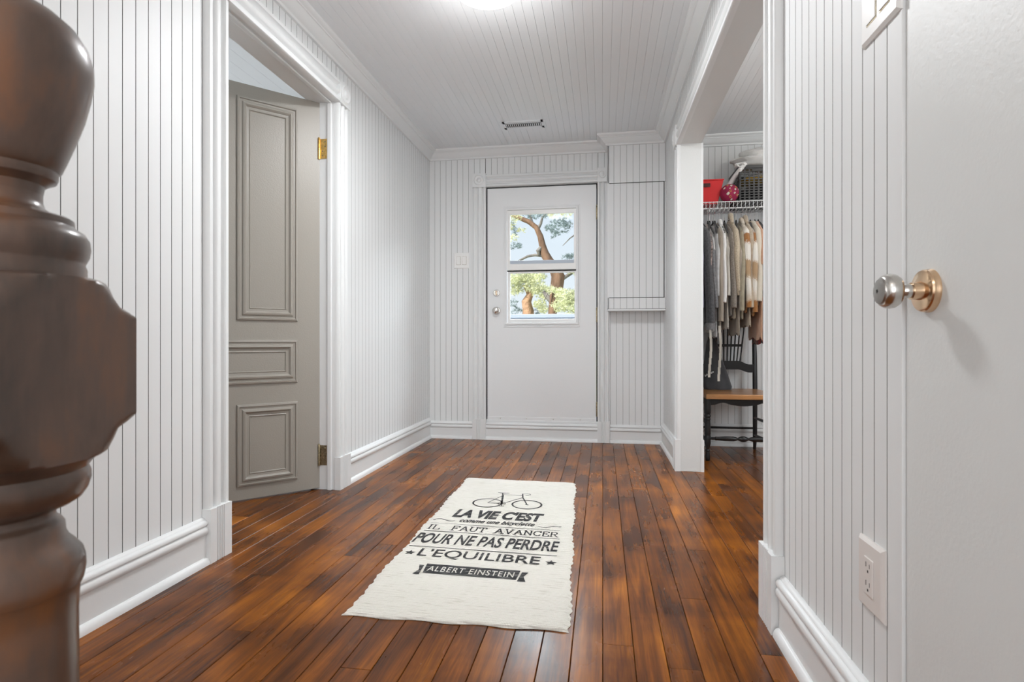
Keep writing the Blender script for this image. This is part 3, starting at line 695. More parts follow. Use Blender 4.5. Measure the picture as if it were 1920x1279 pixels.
def text(body, x0, x1, y0, y1, bold=0, shear=0, mbx=None, lift=0, sp=1.0, ref=None):
    cu = bpy.data.curves.new('t', 'FONT'); cu.body = body; cu.size = 1; cu.offset = bold; cu.shear = shear; cu.space_character = sp; cu.resolution_u = 4
    o = bpy.data.objects.new('t', cu); C.objects.link(o); bpy.context.view_layer.update()
    me = bpy.data.meshes.new_from_object(o.evaluated_get(bpy.context.evaluated_depsgraph_get()))
    vx = [v.co.copy() for v in me.vertices]; fc = [tuple(p.vertices) for p in me.polygons]
    C.objects.unlink(o); bpy.data.objects.remove(o); bpy.data.curves.remove(cu); bpy.data.meshes.remove(me)
    a0, a1 = min(v.x for v in vx), max(v.x for v in vx); b0, b1 = min(v.y for v in vx), max(v.y for v in vx)
    if ref: b0, b1 = ref
    (mbx or PZ).add([pr(x0+(v.x-a0)/(a1-a0)*(x1-x0), y0+(v.y-b0)/(b1-b0)*(y1-y0), lift) for v in vx], fc)
# bicycle
def circ(cx, cy, r, k=36): return [(cx+r*math.cos(2*PI*i/k), cy+r*math.sin(2*PI*i/k)) for i in range(k)]
RW = .086
W1, W2 = (-.556, 2.727), (-.362, 2.733)
stroke(circ(W1[0], W1[1], .071), .008, True); stroke(circ(W2[0], W2[1], .071), .009, True)
bbk = (-.485, 2.723); seat_ = (-.511, 2.905); head1 = (-.404, 2.885); head2 = (-.398, 2.850)
stroke([bbk, (-.507, 2.888)], .010); stroke([(-.509, 2.885), head1], .0055); stroke([bbk, head2], .0055)
stroke([W1, bbk], .0045); stroke([W1, (-.505, 2.865)], .0045); stroke([(W1[0], W1[1]+.006), (bbk[0], bbk[1]+.012)], .002)
stroke([(-.408, 2.915), (-.398, 2.85), W2], .0065)
stroke([(-.540, 2.922), (-.515, 2.914), (-.478, 2.918)], [.004, .013, .006]); stroke([(-.509, 2.888), (-.512, 2.912)], .005)
stroke([(-.412, 2.918), (-.385, 2.926), (-.370, 2.920), (-.366, 2.902), (-.376, 2.893), (-.390, 2.892)], .0045)
stroke(circ(bbk[0], bbk[1], .018, 18), .004, True); stroke([(-.487, 2.723), (-.478, 2.684)], .004); stroke([(-.490, 2.683), (-.466, 2.684)], .006); stroke([(-.353, 2.727), (-.37, 2.735)], .008)
text("LA VIE C'EST", -.672, -.262, 2.480, 2.604, bold=.05, shear=.14)
text('comme une bicyclette', -.622, -.288, 2.402, 2.466, bold=.022, shear=.42)
fl = lambda s, x0, x1, y: [(x0+(x1-x0)*q/14, y+s*.011*math.sin(q/14*PI*1.9)) for q in range(15)]
stroke(fl(1, -.738, -.642, 2.433), [.003+.003*math.sin(q/14*PI) for q in range(15)]); stroke(fl(-1, -.272, -.176, 2.424), [.003+.003*math.sin(q/14*PI) for q in range(15)])
stroke(circ(-.736, 2.426, .004, 8), .003, True); stroke(circ(-.178, 2.434, .004, 8), .003, True)
stroke([(-.738, 2.384), (-.174, 2.384)], .003)
# slab-serif line drawn with strokes
def slab(ch, x, y, w_, h_):
    t = .0062; s = .008
    def S(*pts): stroke([(x+a*w_, y+b*h_) for a, b in pts], t)
    def ser(a, b, k=1.0): poly([(x+a*w_-s*k, y+b*h_-.0022), (x+a*w_+s*k, y+b*h_-.0022), (x+a*w_+s*k, y+b*h_+.0022), (x+a*w_-s*k, y+b*h_+.0022)])
    if ch == 'I': S((.5, 0), (.5, 1)); ser(.5, 0); ser(.5, 1)
    if ch == 'L': S((.2, 1), (.2, 0)); S((.1, 0.03), (.95, 0.03), ); S((.93, 0), (.93, .3)); ser(.2, 1)
    if ch in 'FE':
        S((.2, 1), (.2, 0)); S((.1, .97), (.9, .97)); S((.9, 1), (.9, .72)); S((.2, .52), (.65, .52)); S((.65, .62), (.65, .40))
        if ch == 'F': ser(.2, 0, 1.2)
        else: S((.1, .03), (.95, .03)); S((.93, 0), (.93, .3))
    if ch == 'A': S((.12, 0), (.48, 1)); S((.88, 0), (.48, 1)); S((.28, .35), (.72, .35)); ser(.12, 0); ser(.88, 0)
    if ch == 'V': S((.12, 1), (.5, 0)); S((.88, 1), (.5, 0)); ser(.12, 1); ser(.88, 1)
    if ch == 'U': S((.15, 1), (.15, .3), (.28, .06), (.5, .0), (.72, .06), (.85, .3), (.85, 1)); ser(.15, 1); ser(.85, 1)
    if ch == 'T': S((.05, .97), (.95, .97)); S((.06, 1), (.06, .72)); S((.94, 1), (.94, .72)); S((.5, 1), (.5, 0)); ser(.5, 0)
    if ch == 'N': S((.15, 0), (.15, 1)); S((.12, 1), (.88, 0)); S((.85, 0), (.85, 1)); ser(.15, 0); ser(.85, 1); ser(.1, 1, .7)
    if ch == 'C': S((.92, .70), (.82, .90), (.52, 1), (.22, .85), (.08, .5), (.22, .15), (.52, 0), (.82, .10), (.93, .28)); S((.93, 1), (.93, .70))
    if ch == 'R': S((.18, 0), (.18, 1)); S((.1, .97), (.6, .97), (.82, .86), (.82, .64), (.6, .50), (.18, .50)); S((.5, .5), (.9, .0)); ser(.18, 0); ser(.92, 0, .6)
xs = -.736; H_ = .056
lay = [('I', .025), ('L', .040), (' ', .050), ('F', .040), ('A', .045), ('U', .042), ('T', .040), (' ', .036), ('A', .046), ('V', .044), ('A', .044), ('N', .042), ('C', .040), ('E', .036), ('R', .040)]
tot = sum(a for _, a in lay); kf = (.736-.176-0*tot)/tot
for chh, aw in lay:
    if chh != ' ': slab(chh, xs, 2.305, aw*kf*.92, H_)
    xs += aw*kf
stroke([(-.738, 2.283), (-.170, 2.283)], .005)
text('POUR NE PAS PERDRE', -.746, -.166, 2.143, 2.256, bold=.022, shear=.10)
stroke([(-.740, 2.104), (-.166, 2.104)], .005)
text("L'EQUILIBRE", -.680, -.222, 1.998, 2.087, bold=.008)
def star(cx, cy, r):
    # five-pointed star from five kites
    for k in range(5):
        a = PI/2+2*PI*k/5; poly([(cx, cy), (cx+r*.42*math.cos(a-PI/5), cy+r*.42*math.sin(a-PI/5)), (cx+r*math.cos(a), cy+r*math.sin(a)), (cx+r*.42*math.cos(a+PI/5), cy+r*.42*math.sin(a+PI/5))])
star(-.713, 2.036, .023); star(-.182, 2.036, .023)
poly([(-.608, 1.868), (-.284, 1.868), (-.279, 1.945), (-.616, 1.945)])
poly([(-.640, 1.930), (-.622, 1.930), (-.617, 1.852), (-.640, 1.852), (-.629, 1.890)]); poly([(-.272, 1.935), (-.250, 1.935), (-.262, 1.898), (-.250, 1.857), (-.279, 1.857)])
PZ.build('printed_motto', INK, rg)['label'] = 'charcoal grey printed motto, bicycle and banner'
WP = MB(); text('ALBERT EINSTEIN', -.600, -.296, 1.884, 1.927, bold=.006, mbx=WP, lift=.0005, sp=1.15)
WP.build('banner_lettering', RUG, rg)['label'] = 'cream lettering on the dark banner'

# ------------------------------------------------------------------ closet: wire shelf
SY, SYB, SZ = 4.15, 4.545, 1.771
ws = thing('wire_shelf', (1.2, 4.55, SZ), 'white coated wire shelf across the closet above the hanging clothes', 'shelf')
lipm = MB().tube([(.62, SY, SZ), (2.2, SY, SZ)], .0032, 8).tube([(.62, SY-.004, SZ-.045), (2.2, SY-.004, SZ-.045)], .0036, 8)
lipm.build('front_rail', WIRE, ws, smooth=True)
MB().tube([(.62, SYB, SZ), (2.2, SYB, SZ)], .003, 6).tube([(.62, 4.35, SZ-.004), (2.2, 4.35, SZ-.004)], .003, 6).build('rear_rail', WIRE, ws, smooth=True)
wm = None
for i in range(60):
    xx = .636+i*.0262
    if wm is None:
        wo = MB().tube([(xx, SY-.004, SZ-.047), (xx, SY-.002, SZ+.002), (xx, SY+.004, SZ+.004), (xx, SYB, SZ+.004)], .0019, 6).build('wire', WIRE, ws, smooth=True); wm = wo; x00 = xx
    else:
        c = wm.copy(); C.objects.link(c); c.parent = ws; c.location = (xx-x00, 0, 0)
for xx in (.66, 1.9):
    MB().tube([(xx, SY+.02, SZ-.01), (xx, 4.545, SZ-.30)], .006, 8).build('bracket', WIRE, ws, smooth=True)

# ------------------------------------------------------------------ garments
def fab(name, col, rough=.95, bs=180, bp=.5, var=.18, vs=30, st=(1, 1, 1), sheen=.3): return mat(name, col, rough, bump=bp, bscale=bs, bstretch=st, var=var, vscale=vs, sheen=sheen, bdist=.004, spec=.15)
F_CHAR = fab('charcoal_wool', (.085, .085, .09), vs=90, var=.35)
F_BLK = fab('black_cloth', (.016, .016, .018))
F_LAV = fab('lavender_cloth', (.25, .23, .36), bs=60)
F_GREY = fab('mid_grey_wool', (.20, .20, .205), vs=80, var=.3)
F_LGREY = fab('light_grey_satin', (.50, .50, .50), .6, bs=40, bp=.3)
F_TAUPE = fab('taupe_rib_knit', (.34, .29, .235), bs=150, st=(1, 1, .15), bp=.9)
F_WHITE = fab('white_cotton', (.78, .77, .75), .8, bs=50, bp=.3, var=.05)
F_TAUPE2 = fab('grey_taupe_knit', (.27, .235, .20), bs=200, bp=.9, var=.3, vs=120)
F_BEIGE = fab('beige_boucle_knit', (.55, .46, .34), bs=190, bp=1.0, var=.25, vs=140)
F_OLIVE = fab('khaki_knit', (.33, .29, .21), bs=160, bp=.8)
F_SAND = fab('sand_knit', (.45, .37, .28), bs=170, bp=.8)
F_CREAM = fab('cream_cloth', (.64, .58, .48), .8, bs=40, bp=.25, var=.06)
F_TAN = fab('tan_blush_cloth', (.55, .33, .22), .7, bs=40, bp=.3, var=.1)
F_CRIB = fab('cream_rib_knit', (.62, .58, .51), bs=170, st=(1, 1, .08), bp=1.2, var=.35, vs=120)
F_FLOR = fab('floral_print', (.30, .24, .22), bs=30, bp=.2, var=.8, vs=75)
def fleece():
    m = fab('patchwork_fleece', (.7, .65, .58), bs=260, bp=1.0, var=0); nt = m.node_tree; N, L = nt.nodes, nt.links; b = N['Principled BSDF']
    g = N.new('ShaderNodeNewGeometry'); n = N.new('ShaderNodeTexNoise'); n.inputs['Scale'].default_value = 7; n.inputs['Detail'].default_value = 1.5; L.new(g.outputs['Position'], n.inputs[0])
    s = N.new('ShaderNodeSeparateXYZ'); L.new(g.outputs['Position'], s.inputs[0])
    a = N.new('ShaderNodeMath'); a.operation = 'MULTIPLY_ADD'; a.inputs[1].default_value = .16; L.new(n.outputs[0], a.inputs[0]); L.new(s.outputs['Z'], a.inputs[2])
    f = N.new('ShaderNodeTexNoise'); f.inputs['Scale'].default_value = 160; L.new(g.outputs['Position'], f.inputs[0])
    f2 = N.new('ShaderNodeMath'); f2.operation = 'MULTIPLY_ADD'; f2.inputs[1].default_value = .05; L.new(f.outputs[0], f2.inputs[0]); L.new(a.outputs[0], f2.inputs[2])
    mr = N.new('ShaderNodeMapRange'); mr.inputs[1].default_value = .95; mr.inputs[2].default_value = 1.72; L.new(f2.outputs[0], mr.inputs[0])
    r = N.new('ShaderNodeValToRGB'); r.color_ramp.interpolation = 'EASE'; L.new(mr.outputs[0], r.inputs[0]); e = r.color_ramp.elements
    W_ = (.80, .76, .69, 1); B_ = (.46, .31, .18, 1); O_ = (.36, .16, .05, 1); S_ = (.62, .53, .42, 1)
    e[0].position = 0; e[0].color = W_; e[1].position = 1; e[1].color = S_
    for p, c in ((.12, W_), (.15, O_), (.27, O_), (.30, S_), (.42, W_), (.46, W_), (.49, B_), (.60, B_), (.63, W_), (.76, W_), (.79, O_), (.86, O_), (.89, W_)): x = e.new(p); x.color = c
    L.new(r.outputs[0], b.inputs['Base Color']); return m
F_PATCH = fleece()
def plaid():
    m = fab('red_black_plaid', (.3, .02, .02), bs=60, bp=.3, var=0); nt = m.node_tree; N, L = nt.nodes, nt.links; b = N['Principled BSDF']
    g = N.new('ShaderNodeNewGeometry'); c = N.new('ShaderNodeTexChecker'); c.inputs['Scale'].default_value = 22; L.new(g.outputs['Position'], c.inputs[0])
    c.inputs[1].default_value = (.32, .012, .012, 1); c.inputs[2].default_value = (.02, .01, .01, 1); L.new(c.outputs[0], b.inputs['Base Color']); return m
F_PLAID = plaid()

hang0 = None
def hanger(x, ang, idx):
    global hang0
    lab = f'black hanger with chrome hook, {idx}'
    if hang0 is None:
        h = thing('clothes_hanger', (x, SY, SZ-.045), lab, 'hanger', 'hangers on the wire shelf rail'); hang0 = h
        z0 = SZ-.045
        P = [(x, SY+.022*math.cos(t), z0-.016+.022*math.sin(t)) for t in [PI*1.05-i*PI*1.35/12 for i in range(13)]]
        P = [(x, SY-.019, z0-.026)] + P[1:] + [(x, SY, z0-.055), (x, SY, z0-.085)]
        P2 = [(x, SY+.018*math.cos(t), z0-.014+.020*math.sin(t)) for t in [PI*1.1-i*PI*1.45/12 for i in range(13)]] + [(x, SY+.001, z0-.042), (x, SY, z0-.10)]
        MB().tube(P2, .0018, 6).build('hook', CHROME, h, smooth=True)
        b_ = [(x, SY+a, z0-.100-.110*(abs(a)/.21)**1.35) for a in [-.21+.42*i/16 for i in range(17)]]
        MB().tube(b_, [.003]+[.0055]*15+[.003], 8).tube([(x, SY, z0-.085), (x, SY, z0-.103)], [.003, .008], 8).build('shoulder_bar', BLKV, h, smooth=True)
        h.rotation_euler.z = ang; return h
    h = hang0.copy(); C.objects.link(h); h.location = (x, SY, SZ-.045); h.rotation_euler.z = ang; h['label'] = lab
    for ch_ in list(hang0.children):
        c = ch_.copy(); C.objects.link(c); c.parent = h
    return h
BLKV = fab('black_velvet', (.012, .012, .013))
def garment(name, x, ang, zs, zh, sl, m, label, W=.205, th=.010, sr=.036, collar=0, sx=0, cuff=None, seed=1, cat='clothing', flare=.0, hemw=.006):
    rn = random.Random(seed)
    r = thing(name, (x, SY, SZ-.045), label, cat, 'clothes hanging in the closet')
    ph = rn.uniform(0, 6); seg = 36
    lv = [(zs+.018, .050, .020), (zs, .085, .020), (zs-.020, .125, .020), (zs-.045, W-.035, .020), (zs-.075, W-.012, th*.9), (zs-.13, W-.006, th)]
    nz = 9; z0 = zs-.13
    for i in range(1, nz+1):
        k = i/nz; lv.append((z0+(zh-z0)*k, W-.01+flare*k+.006*math.sin(k*5+ph), th*(1+.25*k)))
    lv.append((zh+.002, W-.016+flare, th*.7)); vs = []
    for li, (z, wy, tx) in enumerate(lv):
        for i in range(seg):
            t = 2*PI*i/seg; k = max(0, (zs-.1-z)/.6)
            f = 1+.35*min(1, k)*math.sin(7*t+ph+z*4)+.18*min(1, k)*math.sin(13*t+ph*2)
            cy = math.copysign(abs(math.sin(t))**.7, math.sin(t)); cx = math.copysign(abs(math.cos(t))**.8, math.cos(t))
            vs.append((x+cx*tx*f, SY+cy*wy, z+(hemw*math.sin(5*t+ph) if li >= nz+4 else 0)))
    n = len(lv)
    fs = [(j*seg+i, j*seg+(i+1) % seg, (j+1)*seg+(i+1) % seg, (j+1)*seg+i) for j in range(n-1) for i in range(seg)] + [tuple(range(seg)), tuple((n-1)*seg+i for i in range(seg))]
    MB().add(vs, fs).build('body', m, r, smooth=True)
    if sl:
        for sg in (-1, 1):
            ln = zs-.06-sl; off = rn.uniform(-.006, .006)
            P = [(x, SY+sg*(W-.060), zs-.050), (x+off*.3, SY+sg*(W-.018), zs-.085), (x+off+sx*.2, SY+sg*(W+.012), zs-.16)]
            for k in (.35, .5, .65, .8, .9, 1): P.append((x+off+sx*k+.006*math.sin(k*6+ph), SY+sg*(W+.018+.010*math.sin(k*3+ph)), zs-.06-ln*k))
            R = [sr*.62, sr*.98, sr*1.02, sr, sr*.97, sr*.93, sr*.9, sr*.92, sr*.86]
            tm = MB().tube(P, R, 12); xc = {}
            tm.v = [Vector((x+off+sx*max(0, min(1, (zs-.16-q.z)/max(.05, zs-.16-sl)))+(q.x-x-off-sx*max(0, min(1, (zs-.16-q.z)/max(.05, zs-.16-sl))))*.62, q.y, q.z)) for q in tm.v]
            tm.build('sleeve', m, r, smooth=True)
            if cuff: 
                MB().tube([P[-1], (P[-1][0], P[-1][1], P[-1][2]-cuff[1])], [sr*.6, sr*.54], 12).build('cuff', cuff[0], r, smooth=True)
    if collar:
        P = [(x-.006, SY-.13, zs-.015), (x-.008, SY-.095, zs+.015+collar*.6), (x-.004, SY-.05, zs+.028+collar*.8), (x+.003, SY+.02, zs+.03+collar*.6), (x+.005, SY+.08, zs+.008)]
        MB().tube(P, [.010, .016, .018, .015, .010], 10).build('collar', m, r, smooth=True)
    r.rotation_euler.z = ang
    return r
GL = [
 ('coat', 0.640, .02, 1.590, .90, .98, F_BLK, 'black long coat, leftmost of the hanging clothes', dict(sr=.03)),
 ('shirt', 0.664, .00, 1.580, 1.00, 1.02, F_LAV, 'lavender shirt peeking out behind the charcoal coat', dict(sr=.028)),
 ('wool_coat', 0.687, .03, 1.575, .92, .92, F_CHAR, 'charcoal wool coat with thick long sleeves, second from the left', dict(sr=.050, sx=.028, cuff=(F_GREY, .045))),
 ('blouse', 0.711, .03, 1.570, .95, 1.30, F_FLOR, 'dark floral print blouse beside the charcoal coat', dict(sr=.026)),
 ('jacket', 0.734, .03, 1.520, .98, 1.02, F_GREY, 'mid grey wool jacket next to the floral blouse', dict(sr=.030, sx=.02)),
 ('blouse', 0.758, .04, 1.560, .83, 1.10, F_LGREY, 'light grey satin blouse among the clothes', dict(sr=.028)),
 ('cardigan', 0.782, .04, 1.575, .88, .93, F_TAUPE, 'taupe ribbed knit cardigan, left of the white shirt', dict(sr=.033)),
 ('shirt', 0.805, .03, 1.575, 1.06, 1.055, F_WHITE, 'plain white shirt with a long narrow sleeve', dict(sr=.025, collar=.001)),
 ('sweater', 0.829, .03, 1.54, .885, 1.1, F_CRIB, 'cream rib-knit long sweater hanging below the white shirt', dict(sr=.022, flare=.01)),
 ('cardigan', 0.852, .03, 1.570, .97, 1.02, F_TAUPE2, 'grey-taupe fine knit cardigan, right of the white shirt', dict(sr=.032, sx=.01)),
 ('cardigan', 0.876, .02, 1.590, .95, 1.13, F_BEIGE, 'beige boucle cardigan with a raised collar and long sleeve', dict(sr=.035, collar=.035, sx=.016, cuff=(F_BEIGE, .03))),
 ('sweater', 0.900, .03, 1.555, .845, 1.10, F_TAUPE, 'taupe tunic hanging lowest in the middle of the rail', dict(sr=.022, flare=.015, hemw=.012)),
 ('cardigan', 0.923, .02, 1.570, .95, 1.00, F_OLIVE, 'khaki knit cardigan between the beige and fleece ones', dict(sr=.028)),
 ('fleece_jacket', 0.947, .02, 1.580, .99, 1.02, F_PATCH, 'patchwork fleece jacket in white, brown and beige', dict(sr=.038, sx=.012, collar=.004)),
 ('cardigan', 0.970, .01, 1.590, .90, 1.02, F_SAND, 'sand-coloured cardigan behind the patchwork fleece', dict(sr=.030, collar=.012)),
 ('fleece_jacket', 0.994, .01, 1.56, .97, .99, F_PATCH, 'second brown and cream fleece jacket, nearer the right end', dict(sr=.032, sx=.0)),
 ('jacket', 1.018, .01, 1.585, 1.04, 1.06, F_CREAM, 'smooth cream jacket near the right end of the clothes', dict(sr=.034)),
 ('dress', 1.041, .01, 1.58, .815, 1.30, F_TAN, 'tan blush dress hanging low at the right end', dict(sr=.028, flare=.02, hemw=.012)),
 ('flannel_shirt', 1.065, .01, 1.56, .785, 1.2, F_PLAID, 'red and black plaid flannel shirt, lowest at the right end', dict(sr=.028, flare=.01, hemw=.012)),
]
for i, (nm, x, a, zs, zh, sl, m_, lb, kw) in enumerate(GL):
    garment(nm, x, -.05, zs+.020, zh, sl, m_, lb, seed=i+3, **kw)
HX = [.686, .728, .740, .762, .775, .806, .838, .868, .916, .962, .984, 1.010, 1.040, 1.062]
names = ['far left of the rail', 'at the charcoal coat, left', 'at the charcoal coat, right', 'at the floral blouse', 'at the grey jacket', 'at the light grey blouse', 'left of the white shirt', 'right of the white shirt', 'right of the beige cardigan', 'left of the patchwork fleece', 'right of the patchwork fleece', 'at the sand cardigan', 'at the cream jacket', 'far right of the rail']
for x, nm in zip(HX, names): hanger(x, random.uniform(-.25, .12), nm)
# robe with cords
rb = garment('robe', .735, -.04, 1.56, .865, 1.2, F_WHITE, 'white shirt-tail robe with two hanging cream cords at lower left', seed=44, sr=.02, flare=.02)
mb = MB()
for x0, zb in ((.712, .56), (.772, .535)):
    Pn = [(x0+.006*math.sin(k*5), SY-.225, .90-(.90-zb)*k) for k in [i/8 for i in range(9)]]
    cm = MB()
    for a, b in zip(Pn, Pn[1:]): cm.box(a[0]-.008, a[0]+.008, a[1]-.0015, a[1]+.0015, b[2]-.001, a[2]+.001)
    cm.build('cord', F_CRIB, rb, bevel=.001)

# ------------------------------------------------------------------ shelf contents
F_RED = mat('red_plastic', (.62, .010, .012), .35)
bn = thing('storage_bin', (.725, 4.30, SZ+.006), 'bright red storage bin with a handle slot, left end of the wire shelf', 'storage bin')
z0, z1 = SZ+.0065, 1.945
mb = MB(); ring = lambda a, b, z, d: [(.725-a-d, 4.33-b-d, z), (.725+a+d, 4.33-b-d, z), (.725+a+d, 4.33+b+d, z), (.725-a-d, 4.33+b+d, z)]
vs = ring(.085, .09, z0, 0)+ring(.122, .12, z1, 0)+ring(.122, .12, z1, -.004)+ring(.085, .09, z0+.004, -.004)
mb.add(vs, [(0, 1, 2, 3), (12, 13, 14, 15)]+[(j*4+i, j*4+(i+1) % 4, (j+1)*4+(i+1) % 4, (j+1)*4+i) for j in range(3) for i in range(4)])
mb.build('tub', F_RED, bn, bevel=.002)
MB().box(.603, .850, 4.205, 4.215, z1-.006, z1+.003).build('rim', F_RED, bn, bevel=.002)
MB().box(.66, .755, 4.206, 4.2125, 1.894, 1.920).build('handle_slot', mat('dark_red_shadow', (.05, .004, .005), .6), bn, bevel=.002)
bc = MB()
for q in range(7): bc.tube([(.64+q*.022, 4.24+.02*math.sin(q*2), 1.93+.012*math.sin(q)), (.66+q*.022, 4.29, 1.958-.006*(q % 3)), (.69+q*.022, 4.33, 1.935)], [.008, .012, .007], 8)
tag(bc.build('scarves', F_FLOR, None, smooth=True), 'crumpled patterned scarves sticking up out of the red bin', 'scarf')

PINK = mat('magenta_cloth', (.36, .018, .075), .8, bump=.3, bscale=90, var=.3, vscale=25)
pc = thing('cloth_ball', (.888, 4.205, SZ+.006), 'round magenta cloth pouch with cream diamonds, between red bin and basket', 'pouch')
MB().lathe([(.0005, -.066), (.022, -.062), (.042, -.050), (.057, -.031), (.065, -.010), (.066, .006), (.062, .024), (.052, .041), (.038, .054), (.020, .063), (.0005, .066)], (.888, 4.225, SZ+.0735), (0, 0, 1), 28).build('body', PINK, pc, smooth=True)
cr = mat('cream_patch', (.62, .60, .50), .8); go = mat('ochre_ring', (.62, .36, .07), .8)
def on_ball(az, el, r=.0665): return Vector((.888+r*math.sin(az)*math.cos(el), 4.225-r*math.cos(az)*math.cos(el), SZ+.0735+r*math.sin(el)))
for k, (az, el, s) in enumerate([(-.35, -.2, .012), (.05, .75, .012), (.45, .25, .009), (.35, -.15, .008), (.1, -.9, .011), (-.8, .45, .010), (.95, .3, .007), (-.15, .35, .006), (.9, -.3, .006)]):
    pts = [on_ball(az+s/.066*ca, el+s/.066*sa, .0668) for ca, sa in ((1.1, .2), (.1, 1.1), (-1.1, -.2), (-.1, -1.1))]
    c0 = on_ball(az, el, .0695)
    MB().add(pts+[c0], [(0, 1, 4), (1, 2, 4), (2, 3, 4), (3, 0, 4)]).build('diamond_patch', cr, pc)
for az, el in [(-.1, .05), (.65, .55), (.75, -.35), (-.1, -.55), (-.5, .8)]:
    P = [on_ball(az+.10*math.cos(t), el+.10*math.sin(t), .0665) for t in [i*2*PI/12 for i in range(13)]]
    MB().tube(P, .0014, 5).build('ochre_ring', go, pc, smooth=True)

DG = mat('dark_grey_plastic', (.012, .012, .013), .4)
bs = thing('laundry_basket', (1.12, 4.34, SZ+.006), 'dark grey lattice laundry basket on the right of the wire shelf', 'basket')
bx0, bx1, by0, by1, bz0, bz1 = .945, 1.36, 4.19, 4.50, SZ+.0065, 2.03
MB().box(bx0+.02, bx1-.02, by0+.02, by1-.02, bz0, bz0+.006).build('base', DG, bs)
mb = MB()
mb.box(bx0-.004, bx1+.004, by0-.004, by0+.006, bz1-.022, bz1).box(bx0-.004, bx1+.004, by1-.006, by1+.004, bz1-.022, bz1).box(bx0-.004, bx0+.006, by0, by1, bz1-.022, bz1).box(bx1-.006, bx1+.004, by0, by1, bz1-.022, bz1)
mb.build('rim', DG, bs, bevel=.002)
for k in range(14):
    xx = bx0+.008+k*(bx1-bx0-.016)/13
    MB().box(xx-.0055, xx+.0055, by0+.002, by0+.006, bz0, bz1-.02).build('upright_bar', DG, bs)
for k in range(9):
    yy = by0+.01+k*(by1-by0-.02)/8
    MB().box(bx0+.001, bx0+.005, yy-.007, yy+.007, bz0, bz1-.02).build('upright_bar', DG, bs)
for k in range(13):
    zz = bz0+.01+k*(bz1-bz0-.035)/12
    MB().box(bx0, bx1, by0, by0+.004, zz-.0035, zz+.0035).box(bx0, bx0+.003, by0, by1, zz-.0035, zz+.0035).build('cross_bar', DG, bs)
MB().box(1.03, 1.16, by0-.003, by0+.002, 1.985, 2.003).build('handle', DG, bs, bevel=.002)
yl = mat('yellow_cloth', (.70, .42, .05), .8, bump=.4, bscale=40, var=.4, vscale=18)
def lump(name, cx, cy, cz, rx, ry, rz, m, seed, amp=.12, sub=3, cut=None):
    bm = bmesh.new(); bmesh.ops.create_icosphere(bm, subdivisions=sub+1, radius=1); rn = random.Random(seed); ph = [rn.uniform(0, 6) for _ in range(9)]
    mb = MB(); vs = []
    for v in bm.verts:
        p = v.co; k = 1+amp*(math.sin(p.x*5+ph[0]+3*math.sin(p.z*3+ph[1]))+.6*math.sin(p.y*8+ph[2]+p.x*6)+.5*math.sin(p.z*11+ph[3]+p.x*4))
        q = Vector((cx+p.x*rx*k, cy+p.y*ry*k, cz+p.z*rz*k))
        if cut is not None: q.z = max(q.z, cut)
        vs.append(q)
    bm.verts.ensure_lookup_table(); fs = [tuple(v.index for v in f.verts) for f in bm.faces]; bm.free()
    return mb.add(vs, fs).build(name, m, None, smooth=True)
tag(lump('folded_cloth', 1.15, 4.35, 1.955, .185, .13, .030, yl, 5, .05), 'yellow ochre cloth seen through the upper slots of the basket', 'cloth')
tag(lump('dark_cloth', 1.15, 4.35, 1.852, .195, .145, .070, F_BLK, 6, .04), 'dark cloth filling the bottom of the lattice basket', 'cloth')
F_BAG = mat('white_thin_cloth', (.78, .77, .75), .7, bump=.5, bscale=14, bdist=.02, var=.06, vscale=12)
pb = thing('cloth_bag', (1.15, 4.33, 2.035), 'crumpled white cloth bag lying on top of the lattice basket', 'bag')
o = lump('bag_body', 1.18, 4.33, 2.10, .235, .15, .080, F_BAG, 8, .09, cut=2.033); o.parent = pb; o.matrix_parent_inverse = Matrix.Translation(-pb.location)
kn_ = MB()
for q in range(3):
    kn_.tube([(.955+.030*math.cos(t+q)*(.8+.2*q), 4.175+.008*q, 2.030+.013*math.sin(t+q*.7)) for t in [i*2*PI/14 for i in range(15)]], .0045, 6)
kn_.build('knotted_drawstring', F_BAG, pb, smooth=True)
sl_ = [(.985, 4.20, 2.045, .020), (.955, 4.19, 2.005, .016), (.925, 4.24, 1.965, .016), (.900, 4.28, 1.92, .020), (.885, 4.30, 1.86, .024), (.88, 4.30, 1.80, .028)]
MB().tube([p[:3] for p in sl_], [p[3] for p in sl_], 12).build('bag_tail', F_BAG, pb, smooth=True)

# ------------------------------------------------------------------ chair
chr_ = thing('dining_chair', (.915, 4.17, 0), 'black wooden chair with a brown oak seat, standing in the closet under the clothes', 'chair')
FX0, FX1, FY, RX0, RX1, RY = .690, 1.150, 3.965, .722, 1.110, 4.425
